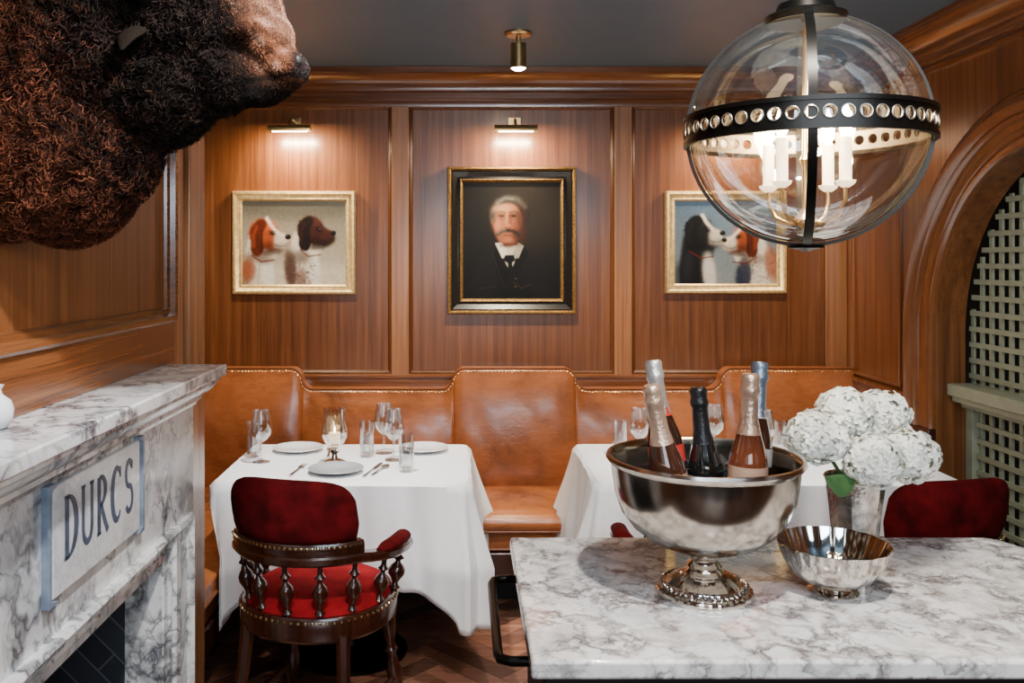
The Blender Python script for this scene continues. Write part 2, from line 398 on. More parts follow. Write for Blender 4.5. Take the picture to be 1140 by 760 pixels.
# ------------------------------------------------------------------ fireplace
FX = -.77; FY0, FY1 = 1.18, 2.60; OZ = .775
t = thing('fireplace', 'grey veined marble fireplace with carved lettering and slate firebox', 'fireplace', (LX, 1.89, 0))
MB().box(LX, -.684, 1.10, 2.61, 1.218, 1.25).build('mantel_shelf', 'marble_wall', t, world=True, bevel=.006)
pr = [(0,1.14),(.008,1.14),(.012,1.15),(.022,1.155),(.022,1.165),(.04,1.175),(.055,1.19),(.06,1.20),(.07,1.205),(.07,1.218),(0,1.218)]
def fpath(o): return [(LX, FY0-o), (FX+o, FY0-o), (FX+o, 2.56+o*.5), (LX, 2.56+o*.5)]
MB().prof_path(pr, fpath, 4).build('bed_moulding', 'marble_wall', t, world=True)
MB().box(LX, FX, FY0, FY1-.03, OZ, 1.14).build('frieze', 'marble_wall', t, world=True, bevel=.003)
for a, b in ((FY0, 1.47), (2.31, FY1-.03)):
    lg = MB().box(LX, FX, a, b, 0, OZ).build('jamb', 'marble_wall', t, world=True, bevel=.003)
    fr = MB().rectframe(a+.07 if a > 2 else a+.04, b-.035, .14, .84, [(0,0),(0,.012),(.012,.018),(.02,.008),(.024,0)], lambda u, v, h: (FX+h, u, v))
    fr.build('panel_moulding', 'marble_wall', t, world=True)
    MB().box(LX, FX+.02, a-.01, b+.01, 0, .12).build('plinth_block', 'marble_wall', t, world=True, bevel=.004)
sl = MB().rectframe(1.40, 2.38, -.2, OZ+.07, [(0,0),(0,.020),(.008,.026),(.022,.020),(.026,.010),(.040,.012),(.048,.004),(.068,.002),(.068,-.04)], lambda u, v, h: (FX+h, u, max(v, .001)))
sl.build('opening_trim', 'marble_wall', t, world=True)
fb = MB()
fb.box(-1.30, -1.28, 1.4, 2.4, 0, .9).box(-1.28, FX-.03, 2.312, 2.36, 0, OZ).box(-1.28, FX-.03, 1.42, 1.468, 0, OZ).box(-1.28, FX-.03, 1.42, 2.36, OZ, .84).box(-1.28, FX, 1.468, 2.312, 0, .012)
fb.build('firebox', 'slate', t, world=True, smooth=False)
MB().box(FX, FX+.012, 1.665, 2.11, .92, 1.13).build('name_panel', 'plaque', t, world=True, bevel=.003)
for y0, s_ in ((1.64, 1), (2.135, -1)):
    br_ = MB()
    P_ = [(y0,.910),(y0,1.136),(y0+.036*s_,1.136),(y0+.036*s_,1.130),(y0+.012*s_,1.124),(y0+.012*s_,.922),(y0+.036*s_,.916),(y0+.036*s_,.910)]
    br_.loops([[(FX, a, b) for a, b in P_], [(FX+.015, a, b) for a, b in P_]])
    br_.build('end_bracket', 'bluestone', t, world=True, bevel=.0015)
def stroke(mb, pts, ws, X0, X1):
    rings = []
    P = [Vector(p) for p in pts]
    for i, p in enumerate(P):
        d = (P[min(i+1, len(P)-1)]-P[max(i-1, 0)]).normalized(); nn = Vector((-d.y, d.x)); h = ws[i]/2 if hasattr(ws, '__len__') else ws/2
        a, b = p+nn*h, p-nn*h
        rings.append([(X0, a.x, a.y), (X1, a.x, a.y), (X1, b.x, b.y), (X0, b.x, b.y)])
    mb.loops(rings)
def arc(cx, cy, rx, ry, a0, a1, n=14): return [(cx+rx*math.cos(R(a0+(a1-a0)*i/n)), cy+ry*math.sin(R(a0+(a1-a0)*i/n))) for i in range(n+1)]
LT = {
 'D': [([(.15,0),(.15,1)], .19), ([(.0,1.0),(.3,1.0)], .07), ([(0,0),(.3,0)], .07), (arc(.25,.5,.5,.48,90,-90), [.07+.15*math.sin(PI*i/14) for i in range(15)])],
 'U': [([(.12,1),(.12,.35)]+arc(.42,.3,.30,.27,180,360)+[(.72,1)], .15), ([(0,1),(.27,1)], .07), ([(.58,1),(.86,1)], .07)],
 'R': [([(.15,0),(.15,1)], .19), ([(0,0),(.3,0)], .07), (arc(.2,.75,.42,.25,90,-90), [.07+.12*math.sin(PI*i/14) for i in range(15)]), ([(.3,.5),(.55,.2),(.8,-.04)], .16)],
 'C': [(arc(.45,.5,.38,.48,45,315), [.07+.15*math.sin(PI*i/14) for i in range(15)]), ([(.72,.78),(.74,.98)], .07)],
 'S': [(arc(.38,.74,.26,.24,30,270)+arc(.38,.26,.28,.24,90,-150), .14), ([(.62,.8),(.64,.97)], .07)]}
lt = MB()
for i, ch in enumerate('DURCS'):
    s_ = .118; y0 = 1.710+i*.076
    for pts, ws in LT[ch]:
        P = [(y0+p[0]*.070, .980+p[1]*s_) for p in pts]
        W_ = [q*.092 for q in ws] if hasattr(ws, '__len__') else ws*.092
        stroke(lt, P, W_, FX+.011, FX+.0128)
lo = lt.build('lettering', 'letter', t, world=True, smooth=False)
MB().box(LX, -.5, 1.15, 2.65, 0, .012).build('hearth', 'slate', t, world=True, bevel=.002)
t = thing('vase', 'small white rounded vase at the left end of the marble mantel', 'vase', (-.835, 1.60, 1.25))
MB().lathe([(.018,0),(.024,.004),(.031,.02),(.033,.035),(.028,.05),(.018,.058),(.014,.062)], n=28).build('body', 'china', t)
MB().lathe([(.014,.061),(.012,.07),(.017,.078),(.015,.078),(.010,.07)], n=28).build('neck', 'china', t)

# ------------------------------------------------------------------ bison head mount
t = thing('bison_head_mount', 'shaggy brown bison head mounted on the panelled wall above the mantel', 'taxidermy', (LX, 1.78, 1.95))
bb = MB()
for (x, y, z, rx, ry, rz) in ((-.86,1.78,1.98,.20,.28,.34), (-.76,1.78,2.06,.2,.24,.3), (-.60,1.78,2.08,.17,.165,.19), (-.51,1.78,2.07,.12,.12,.13),
    (-.445,1.78,2.04,.09,.078,.078), (-.395,1.78,1.99,.060,.060,.062), (-.350,1.78,1.930,.044,.056,.040), (-.385,1.78,1.895,.05,.044,.024), (-.41,1.78,1.875,.052,.040,.018), (-.50,1.78,1.915,.11,.08,.065),
    (-.62,1.78,1.90,.13,.12,.12), (-.78,1.78,1.78,.13,.2,.19), (-.70,1.78,1.78,.09,.1,.12), (-.84,1.66,1.74,.12,.1,.14),
    (-.340,1.742,1.940,.022,.020,.018), (-.340,1.818,1.940,.022,.020,.018), (-.465,1.70,2.07,.038,.02,.022), (-.465,1.86,2.07,.038,.02,.022), (-.43,1.72,2.00,.05,.02,.02)):
    bb.ball((x, y, z), (rx, ry, rz), 28)
tmp = bb.build('tmp', 'fur_skin'); rm = tmp.modifiers.new('r', 'REMESH'); rm.mode = 'VOXEL'; rm.voxel_size = .008
sm = tmp.modifiers.new('s', 'SMOOTH'); sm.iterations = 2
dg = bpy.context.evaluated_depsgraph_get(); me = bpy.data.meshes.new_from_object(tmp.evaluated_get(dg))
bpy.data.objects.remove(tmp)
bm = bmesh.new(); bm.from_mesh(me)
bmesh.ops.bisect_plane(bm, geom=bm.verts[:]+bm.edges[:]+bm.faces[:], plane_co=(LX+.008,0,0), plane_no=(-1,0,0), clear_outer=True)
ed = [e for e in bm.edges if e.is_boundary]; bmesh.ops.holes_fill(bm, edges=ed)
bmesh.ops.triangulate(bm, faces=bm.faces); bm.normal_update()
V = np.array([v.co[:] for v in bm.verts]); F = np.array([[v.index for v in f.verts] for f in bm.faces]); 
FN = np.array([f.normal[:] for f in bm.faces]); FA = np.array([f.calc_area() for f in bm.faces]); FC = np.array([f.calc_center_median()[:] for f in bm.faces])
bm.to_mesh(me); bm.free()
def hide_col(P, rnd):
    x, y, z = P[:,0], P[:,1], P[:,2]
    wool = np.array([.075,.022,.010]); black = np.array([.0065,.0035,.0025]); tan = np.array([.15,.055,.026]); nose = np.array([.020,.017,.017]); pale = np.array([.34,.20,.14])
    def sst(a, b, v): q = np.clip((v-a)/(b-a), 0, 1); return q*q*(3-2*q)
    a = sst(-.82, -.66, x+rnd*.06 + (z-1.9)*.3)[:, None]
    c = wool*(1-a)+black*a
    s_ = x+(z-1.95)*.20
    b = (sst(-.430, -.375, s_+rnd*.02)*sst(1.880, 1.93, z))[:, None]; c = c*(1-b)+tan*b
    pz = np.sin(x*90+z*60)*np.sin(z*110-x*40+y*70)
    top = sst(1.96, 2.04, z-(x+.37)*-.9)
    p = (b[:,0]*(sst(.1, .95, pz)*.4+top*.3))[:, None]; c = c*(1-p)+pale*p
    mouth = np.exp(-((z-(1.907+(x+.37)*.15))/.008)**2)*sst(-.45,-.42,x); c = c*(1-mouth[:,None]*.95)
    wr_ = np.exp(-((np.mod(z*1.2+x*.9, .035)-.0175)/.004)**2)*b[:,0]*.5*(1-top); c = c*(1-wr_[:,None])
    d = (sst(-.338, -.320, x)*sst(1.905,1.920,z)*(1-sst(1.955,1.975,z)))[:, None]; c = c*(1-d*.92)+nose*d*.92
    return c
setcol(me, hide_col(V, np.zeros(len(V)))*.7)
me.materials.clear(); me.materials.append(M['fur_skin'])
for v in me.vertices: v.co -= Vector(t.location)
me.polygons.foreach_set('use_smooth', [True]*len(me.polygons))
body = bpy.data.objects.new('head', me); COL.objects.link(body); body.parent = t
NS = 115000
wgt = FA*np.where(FC[:,0] < LX+.012, 0, 1)*np.where(FC[:,1] > 1.92, .15, 1)*np.where(FC[:,0] > -.46, 2.2, 1); idx = np.random.choice(len(F), NS, p=wgt/wgt.sum())
u_, v_ = np.random.rand(NS, 1), np.random.rand(NS, 1); fl_ = (u_+v_) > 1; u_ = np.where(fl_, 1-u_, u_); v_ = np.where(fl_, 1-v_, v_)
P0 = V[F[idx,0]]*(1-u_-v_)+V[F[idx,1]]*u_+V[F[idx,2]]*v_; Nn = FN[idx]
cl_ = np.stack([np.sin(P0[:,0]*170+P0[:,2]*115)+np.sin(P0[:,1]*150), np.sin(P0[:,1]*160-P0[:,0]*110), np.cos(P0[:,2]*180+P0[:,1]*100)+np.sin(P0[:,0]*140)], -1)
rnd = np.random.randn(NS, 3)
shrt = np.clip((-.44-P0[:,0]-(P0[:,2]-1.95)*.20)/.05, 0, 1)
ln = (.006+.017*shrt)*np.random.uniform(.6, 1.3, NS)
flow = np.array([.35,0,-.75])
D_ = Nn*(.22+.5*shrt[:, None])+np.array([-.05,0,-.3])*shrt[:, None]+flow*(1-shrt[:, None])*.9+rnd*.2+cl_*.5*shrt[:, None]; D_ /= np.linalg.norm(D_, axis=1, keepdims=True)
A_ = np.cross(D_, rnd[:, ::-1]); A_ /= np.linalg.norm(A_, axis=1, keepdims=True); B_ = np.cross(D_, A_)
K = 5; rc = ln*.26*shrt; ph = np.random.rand(NS)*6.28
pts = np.zeros((NS, K, 2, 3)); wd = np.where(shrt < .3, .0008, .0016)
for k in range(K):
    a = ph+k*1.4
    c = P0+D_*(ln*k/(K-1))[:, None]*.8+(A_*(np.cos(a)-np.cos(ph))[:, None]+B_*(np.sin(a)-np.sin(ph))[:, None])*rc[:, None]
    tw = wd*(1-.6*k/(K-1)); sd = A_*np.cos(a*.5)[:, None]+B_*np.sin(a*.5)[:, None]
    pts[:, k, 0] = c-sd*tw[:, None]; pts[:, k, 1] = c+sd*tw[:, None]
hv = pts.reshape(-1, 3)
hv[:,0] = np.maximum(hv[:,0], LX+.004)
base = (np.arange(NS)*K*2)[:, None, None]; q = (np.arange(K-1)*2)[None, :, None]+np.array([0,1,3,2])[None, None, :]
hf = (base+q).reshape(-1, 4)
hm = bpy.data.meshes.new('woolly_fur'); hm.from_pydata((hv-np.array(t.location[:])).tolist(), [], hf.tolist())
clump = .6+.8*np.clip(cl_.sum(1)*.3+.5, 0, 1)[:, None]
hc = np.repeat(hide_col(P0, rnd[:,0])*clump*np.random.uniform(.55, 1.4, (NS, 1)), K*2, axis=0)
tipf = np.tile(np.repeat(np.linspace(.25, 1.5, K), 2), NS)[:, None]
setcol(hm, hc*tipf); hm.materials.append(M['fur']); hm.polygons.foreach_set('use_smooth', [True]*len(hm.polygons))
fo_ = bpy.data.objects.new('woolly_fur', hm); COL.objects.link(fo_); fo_.parent = t; fo_['kind'] = 'stuff'
for s_ in (-1, 1):
    y0 = 1.78
    pp = [(-.57,y0+s_*.10,2.05), (-.575,y0+s_*.16,2.035), (-.575,y0+s_*.20,2.04), (-.565,y0+s_*.225,2.07), (-.555,y0+s_*.225,2.11), (-.545,y0+s_*.21,2.15)]
    MB().tube(pp, [.030,.029,.026,.020,.012,.003], 14).build('horn', 'horn', t, world=True)
    er = MB().tube([(-.585,y0+s_*.11,1.975), (-.595,y0+s_*.15,1.965), (-.60,y0+s_*.18,1.945), (-.60,y0+s_*.20,1.92)], [.014,.024,.018,.003], 12, sq=(1,.5)); er.build('ear', 'dark_hide', t, world=True)
    MB().ball((-.460, y0+s_*.090, 2.056), .010, 14).build('eye', 'horn', t, world=True)
    MB().ball((-.320, y0+s_*.034, 1.938), (.009,.013,.011), 12).build('nostril', 'black', t, world=True)

# ------------------------------------------------------------------ banquette
t = thing('banquette', 'tan leather banquette with stepped studded back around the corner', 'banquette', (.25, 4.2, 0))
def shoulder(a, b, v):      # concave quarter round turning over into a convex one
    q = min(1, max(0, (v-a)/(b-a)))
    c = .5*(1-math.sqrt(max(0, 1-(2*q)**2))) if q < .5 else .5+.5*math.sqrt(max(0, 1-(2-2*q)**2))
    l = q*q*(3-2*q)
    return .62*c+.38*l
def ztop(x):
    lo_, hi = .918, 1.020
    f = max(shoulder(-.745, -.845, x), min(shoulder(-.100, .005, x), shoulder(.610, .505, x)), shoulder(1.225, 1.33, x))
    return lo_+(hi-lo_)*min(1, f)
seams = (-.79, -.045, .555, 1.275)
mb = MB(); rings = []; X0_, X1_ = -1.44, 1.93
xs_ = []; x = X0_
while x < X1_: xs_.append(x); x += .0025 if min(abs(x-q) for q in seams) < .07 else .012
xs_.append(X1_)
for x in xs_:
    zt = ztop(x); e = min(abs(x-q) for q in seams+(X0_, X1_)); pf = 1-math.exp(-e/.12); sm_ = math.exp(-(e/.005)**2)
    r = []
    for j in range(15):
        v = j/14; z = .44+(zt-.03-.44)*v
        y_ = 4.355+.07*v-(.018+.024*pf)*math.sin(PI*min(1, v*1.02))**.6+.005*sm_+.0015*math.sin(x*37+v*9)*math.sin(v*PI)
        r.append((x, y_, z))
    yb = r[-1][1]
    for a in (30, 60, 90): r.append((x, yb+.03*(1-math.cos(R(a))), zt-.03+.03*math.sin(R(a))))
    r.append((x, BY-.028, zt)); r.append((x, BY-.028, .44))
    rings.append(r)
mb.loops(rings).build('backrest', 'leather', t, world=True)
MB().tube([(x, 4.438, ztop(x)-.002) for x in xs_], .0055, 8).build('top_piping', 'seam', t, world=True)
def cushion(x0, x1, y0, y1, z0, z1, amp=.018):
    bm = bmesh.new(); bmesh.ops.create_cube(bm, size=2)
    bmesh.ops.subdivide_edges(bm, edges=bm.edges[:], cuts=11, use_grid_fill=True)
    mb = MB(); vs = []
    for v in bm.verts:
        x, y, z = v.co; k = (1-x*x)*(1-y*y)
        zz = z0+(z1-z0)*(z+1)/2+(amp*max(k,0)**.45 if z > .99 else 0)
        yy = y0+(y1-y0)*(y+1)/2 - (.012*(1-z*z)*(1-x**4) if y < -.99 else 0)
        vs.append((x0+(x1-x0)*(x+1)/2, yy, zz))
    mb.add(vs, [tuple(v.index for v in f.verts) for f in bm.faces]); bm.free(); return mb
for a, b in ((-.86,-.045), (-.045,.60), (.60,1.28), (1.28,1.93)):
    cushion(a+.002, b-.002, 3.83, 4.37, .395, .452, .026).build('seat_cushion', 'leather', t, world=True, bevel=.026, seg=5)
cushion(-1.44, -.862, 2.95, 4.37, .395, .452, .02).build('seat_cushion', 'leather', t, world=True, bevel=.026, seg=5)
MB().box(-1.44, -1.33, 2.95, 4.34, .45, 1.0).build('side_back_cushion', 'leather', t, world=True, bevel=.04, seg=5)
b_ = MB(); b_.box(-1.44, -.89, 2.96, 4.5, .30, .396).box(-.9, 1.93, 3.86, 4.5, .30, .396); b_.build('leather_apron', 'leather', t, world=True, bevel=.006)
b_ = MB(); b_.box(-1.44, -.87, 2.95, 4.5, .20, .30).box(-.9, 1.93, 3.84, 4.5, .20, .30); b_.build('wooden_base', 'darkwood', t, world=True, bevel=.008)
b_ = MB(); b_.box(-1.44, -1.1, 2.95, 4.5, 0, .20).box(-1.1, 1.93, 4.12, 4.5, 0, .20); b_.build('plinth', 'black', t, world=True)
pp = MB(); pp.tube([(-.86,2.95,.394), (-.86,3.80,.394), (-.845,3.83,.394), (1.93,3.828,.394)], .006, 8).tube([(-.887,2.95,.312), (-.887,3.85,.312), (1.93,3.857,.312)], .006, 8); pp.build('piping', 'seam', t, world=True)
nb = MB()
def dome(mb, c, nrm, r):
    mb.lathe([(r,0),(r*.8,r*.45),(r*.01,r*.7)], c, nrm, 6)
px_, pz_ = -1.40, ztop(-1.40); x = -1.40
while x < 1.92:
    z = ztop(x)
    if math.hypot(x-px_, z-pz_) >= .016: dome(nb, (x, 4.423, z-.015), (0,-1,.7), .005); px_, pz_ = x, z
    x += .0015
x = -.86
while x < 1.92: dome(nb, (x, 3.86, .380), (0,-1,0), .005); x += .02
y = 2.98
while y < 3.84: dome(nb, (-.89, y, .380), (1,0,0), .005); y += .02
o = nb.build('nailhead_trim', 'nail', t, world=True); o['kind'] = 'stuff'

# ------------------------------------------------------------------ pictures
class Paint:
    def __init__(s, x0, x1, y0, y1, res=2.8):
        s.b = (x0, x1, y0, y1); s.nx = int((x1-x0)*res); s.ny = int((y1-y0)*res)
        s.X, s.Y = np.meshgrid(np.linspace(x0, x1, s.nx), np.linspace(y0, y1, s.ny)); s.A = np.zeros((s.ny, s.nx, 3))
        g = np.random.RandomState(5)
        def sn(k):
            q = g.randn(s.ny//k+3, s.nx//k+3); yy = np.linspace(0, q.shape[0]-1.001, s.ny); xx = np.linspace(0, q.shape[1]-1.001, s.nx)
            yi, xi = yy.astype(int), xx.astype(int); fy, fx = (yy-yi)[:, None], (xx-xi)[None]
            fy = fy*fy*(3-2*fy); fx = fx*fx*(3-2*fx)
            return (q[yi][:, xi]*(1-fy)*(1-fx)+q[yi+1][:, xi]*fy*(1-fx)+q[yi][:, xi+1]*(1-fy)*fx+q[yi+1][:, xi+1]*fy*fx)
        s.n1, s.n2, s.n3 = sn(6), sn(11), sn(3)
    def col(s, c): return np.array([lin(q) for q in c])
    def put(s, m, c, a=1): m = (m*a)[..., None]; s.A = s.A*(1-m)+s.col(c)*m
    def grad(s, c0, c1):
        f = ((s.Y-s.b[2])/(s.b[3]-s.b[2]))[..., None]; s.A = s.col(c0)*(1-f)+s.col(c1)*f
    def ell(s, cx, cy, rx, ry, rot, c, soft=.12, a=1, wob=.03):
        q = R(rot); dx, dy = s.X-cx, s.Y-cy; u = (dx*math.cos(q)+dy*math.sin(q))/rx; v = (-dx*math.sin(q)+dy*math.cos(q))/ry
        d = np.sqrt(u*u+v*v)+wob*s.n1
        s.put(1/(1+np.exp(np.clip((d-1)/soft*4, -40, 40))), c, a)
    def poly(s, P, c, soft=.6, a=1):
        m = np.ones_like(s.X); cx = sum(p[0] for p in P)/len(P); cy = sum(p[1] for p in P)/len(P)
        for i in range(len(P)):
            (ax, ay), (bx, by) = P[i], P[(i+1) % len(P)]; L = math.hypot(bx-ax, by-ay); nx, ny = (by-ay)/L, -(bx-ax)/L
            if (cx-ax)*nx+(cy-ay)*ny < 0: nx, ny = -nx, -ny
            m = m/(1+np.exp(np.clip(-((s.X-ax)*nx+(s.Y-ay)*ny)/soft*3, -40, 40)))
        s.put(m, c, a)
    def line(s, pts, w_, c, a=1, soft=.35):
        d = np.full_like(s.X, 1e9)
        for (ax, ay), (bx, by) in zip(pts[:-1], pts[1:]):
            L2 = (bx-ax)**2+(by-ay)**2; tt = np.clip(((s.X-ax)*(bx-ax)+(s.Y-ay)*(by-ay))/L2, 0, 1)
            d = np.minimum(d, np.hypot(s.X-ax-tt*(bx-ax), s.Y-ay-tt*(by-ay)))
        s.put(1/(1+np.exp(np.clip((d-w_/2)/soft*3, -40, 40))), c, a)
    def blur(s, k=1):
        for _ in range(k):
            A = np.pad(s.A, ((1,1),(1,1),(0,0)), 'edge'); s.A = (A[:-2,1:-1]+A[2:,1:-1]+A[1:-1,:-2]+A[1:-1,2:]+2*A[1:-1,1:-1])/6
    def grain(s, amt, gain=1.0, gam=1.0): s.A = np.clip(np.clip(s.A, 0, 1)**gam*gain*(1+amt*(s.n1+s.n3+.6*s.n2))[..., None], 0, 1)
    def mesh(s, name, X0, X1, Z0, Z1, y, parent):
        xs = np.linspace(X0, X1, s.nx); zs = np.linspace(Z1, Z0, s.ny); XX, ZZ = np.meshgrid(xs, zs)
        l = parent.location
        V_ = np.stack([XX-l.x, np.full_like(XX, y-l.y), ZZ-l.z], -1).reshape(-1, 3)
        i = np.arange(s.ny-1)[:, None]*s.nx+np.arange(s.nx-1)[None]; F_ = np.stack([i, i+s.nx, i+s.nx+1, i+1], -1).reshape(-1, 4)
        me = bpy.data.meshes.new(name); me.from_pydata(V_.tolist(), [], F_.tolist()); setcol(me, s.A.reshape(-1, 3)); me.materials.append(M['canvas'])
        o = bpy.data.objects.new(name, me); COL.objects.link(o); o.parent = parent
def w4(px): return (px-515)/1000*4.50
def h4(py): return EYE-(py-290)/1000*4.50
mapF = lambda u, v, h: (u, BY-.004-h, v)
def picture(label, ox0, ox1, oy0, oy1, inset_px, P, frames):
    X0, X1, Z0, Z1 = w4(ox0), w4(ox1), h4(oy1), h4(oy0)
    t = thing('framed_painting', label, 'painting', ((X0+X1)/2, BY-.004, Z0))
    for nm, m, pr in frames:
        MB().rectframe(X0, X1, Z0, Z1, pr, mapF).build(nm, m, t, world=True)
    i = inset_px*.0045
    P.mesh('canvas', X0+i-.004, X1-i+.004, Z0+i-.004, Z1-i+.004, BY-.018, t)
    MB().box(X0+.008, X1-.008, BY-.014, BY-.004, Z0+.008, Z1-.008).build('backing', 'black', t, world=True)
    return t
gp = [('frame', 'gold', [(0,0),(0,.022),(.006,.034),(.016,.036),(.024,.028),(.036,.022),(.042,.024),(.05,.016),(.05,.008)])]
def shade(c, k, b=0): return tuple(max(0, min(255, q*k+b)) for q in c)
def hound(P, hx, hy, s, head, ear, blaze, muzz, f=1):
    """pointer head in three-quarter profile: flat skull, gentle stop, deep square muzzle tapering a little, long folded ear"""
    X = lambda a: hx+a*f*s
    Y = lambda b: hy+b*s
    P.ell(X(-1), Y(1), 12*s, 11.5*s, 0, head, .12)
    P.ell(X(4), Y(5), 10*s, 10*s, 0, head, .2)
    P.poly([(X(3), Y(-4)), (X(9), Y(-1.5)), (X(19), Y(2)), (X(21.5), Y(5)), (X(21), Y(11)), (X(15), Y(15.5)), (X(4), Y(15))], head, 1.6*s)
    P.poly([(X(9), Y(0)), (X(19), Y(2.6)), (X(21), Y(5)), (X(20.6), Y(10.6)), (X(15), Y(15)), (X(8), Y(14))], muzz, 2.2*s, .95)
    P.ell(X(15), Y(12.2), 6.5*s, 3.2*s, -14*f, shade(muzz, .78), .6, .7)
    P.ell(X(3), Y(13), 8*s, 5*s, 0, shade(head, .50), .9, .7); P.ell(X(7), Y(16.5), 9*s, 2.6*s, -8*f, shade(head, .42), .7, .7)
    P.ell(X(1), Y(-6), 8*s, 4*s, 8*f, shade(head, 1.3, 14), .9, .6); P.line([(X(8), Y(-.2)), (X(17), Y(3))], 2.4*s, shade(muzz, 1.12, 12), .5, 1.6)
    if blaze: P.line([(X(2.5), Y(-11)), (X(6), Y(-5)), (X(11), Y(.6))], 2.8*s, blaze, .95, 1.3)
    P.line([(X(20), Y(9)), (X(17), Y(11.6)), (X(12), Y(11.8)), (X(9), Y(10.4))], .7*s, (40,22,19), .7, .8)
    P.ell(X(19.6), Y(4.2), 2.5*s, 2.2*s, 0, (15,10,10), .3); P.ell(X(19.0), Y(3.1), .9*s, .45*s, 0, (120,110,106), .6, .6)
    P.ell(X(6.8), Y(1.2), 3.0*s, 2.0*s, 16*f, shade(head, .42), .8, .8); P.ell(X(7.2), Y(1.2), 1.35*s, 1.1*s, 0, (12,7,5), .45); P.ell(X(7.6), Y(.7), .4*s, .35*s, 0, (200,190,180), .6, .7); P.line([(X(4.4), Y(-.8)), (X(8.8), Y(-.5))], .7*s, shade(head, .45), .6, .8)
    P.line([(X(-2.5), Y(-6)), (X(-6.5), Y(-1)), (X(-6.5), Y(13))], 9.5*s, ear, 1, 1.3*s); P.ell(X(-5.5), Y(14), 5.2*s, 6.5*s, 14*f, ear, .2)
    P.line([(X(-6), Y(-4)), (X(-9), Y(3)), (X(-8.5), Y(12))], 2.2*s, shade(ear, 1.6, 18), .5, 1.6); P.line([(X(-1.8), Y(-1)), (X(-2), Y(8)), (X(-2.6), Y(16))], 1.3*s, shade(ear, .35), .75, .9); P.line([(X(-5.5), Y(2)), (X(-5), Y(13))], .8*s, shade(ear, .5), .5, .9)
P = Paint(268, 384, 223, 317); P.grad((120,116,104), (214,204,186))
P.ell(330,230,70,14,0,(92,90,84),.9,.8); P.ell(350,308,60,14,0,(232,222,204),.7,.8); P.ell(272,314,26,12,0,(110,96,78),.6,.9)
P.line([(340,270),(332,300),(336,330)], 34, (224,215,202), 1, 2.5); P.ell(322,300,7,22,-4,(84,46,34),.5,.92); P.ell(334,310,6,12,0,(120,72,52),.5,.7); P.ell(349,300,6,22,-6,(244,240,232),.6,.8); P.ell(332,286,12,7,0,(96,76,64),.8,.75)
for _ in range(44): P.ell(random.uniform(326,350), random.uniform(292,316), random.uniform(.6,1.5), random.uniform(.6,1.3), 0, (96,60,48), .6, .5)
P.line([(292,272),(284,300),(286,330)], 34, (232,224,212), 1, 2.5); P.ell(271,306,7,24,6,(140,116,94),.7,.85); P.ell(298,306,6,20,-6,(248,244,236),.6,.9); P.ell(276,300,8,13,0,(168,96,58),.5,.85); P.ell(290,287,13,6,10,(120,98,82),.8,.8); P.line([(288,294),(286,316)], 1.2, (170,156,140), .6, .9)
hound(P, 345, 254, 1.24, (70,35,27), (34,16,13), None, (78,40,31))
P.line([(333,278),(342,285),(355,283)], 1.5, (104,22,18), .85, .7)
hound(P, 293, 258, 1.34, (168,86,46), (104,46,22), (240,230,218), (226,214,200))
P.line([(279,284),(290,291),(304,289)], 1.6, (108,26,20), .85, .7)
P.blur(2); P.grain(.03, .92, 1.18)
picture('gold framed painting of brown and white hounds on pale ground, left of the portrait', 257, 395, 212, 328, 11, P, gp)
# portrait
P = Paint(515, 626, 203, 333); P.grad((36,32,28), (20,18,17)); P.ell(594,236,40,44,0,(56,48,38),.9,.8)
P.poly([(522,345),(529,302),(548,287),(590,287),(609,300),(619,345)], (21,20,21), 2.5)
P.ell(541,310,15,26,20,(34,32,33),.6,.8); P.ell(602,312,13,26,-15,(34,32,32),.6,.8)
P.poly([(549,279),(559,271),(569,302),(560,320),(552,298)], (12,11,12), 1); P.poly([(584,275),(590,282),(584,300),(572,320),(570,302)], (13,12,13), 1)
P.line([(549,282),(556,302),(562,320)], .8, (70,66,66), .7); P.line([(589,284),(582,302),(572,320)], .8, (56,52,52), .6)
P.poly([(556,262),(578,262),(574,282),(561,282)], (118,72,52), 1)
P.poly([(557,274),(579,273),(575,289),(569,302),(563,292)], (206,198,184), .7)
P.poly([(552,271),(560,270),(567,283),(560,288)], (236,230,218), .6); P.poly([(571,284),(578,270),(584,274),(578,288)], (180,172,160), .6)
P.poly([(563,284),(573,284),(575,290),(568,294),(561,290)], (9,8,9), .6); P.poly([(566,290),(571,290),(572,306),(567,306)], (9,8,9), .6)
P.ell(568,230,18.5,12.5,-4,(72,67,61),.18); P.ell(585,241,6,12,4,(40,36,33),.3); P.ell(549.5,241,4,9,4,(88,82,76),.35)
P.line([(550,236),(555,225),(565,220.5),(577,222.5),(585,231)], 4.5, (118,112,105), .7, 2.0); P.line([(554,227),(562,221.5),(572,222)], 1.6, (165,160,152), .55, 1.4); P.line([(551,234),(556,227.5)], 1.1, (160,154,146), .5, 1)
P.ell(566.5,246,16.0,19,0,(188,130,98),.12,1,.012); P.ell(566.5,256,15,14.5,0,(180,121,91),.2,1,.012); P.ell(566,266.5,10,6,0,(166,108,80),.35,1,.012)
P.ell(581,248,6,20,2,(70,40,28),.9,.85,.0); P.ell(578,262,7,9,14,(76,44,31),.9,.8,.0); P.ell(560,232.5,9,4.4,-6,(226,176,138),.9,.8,.0); P.ell(555,251,5,5.5,0,(216,150,117),.9,.75,.0)
P.ell(574.5,252,4.5,5,0,(150,92,68),.9,.6,.0); P.ell(566,273,9,2.6,0,(96,56,40),.8,.85,0)
P.ell(558.8,240.4,4.8,2.4,0,(130,84,64),.9,.7,0); P.ell(572.6,240.4,4.8,2.4,0,(88,54,41),.9,.8,0)
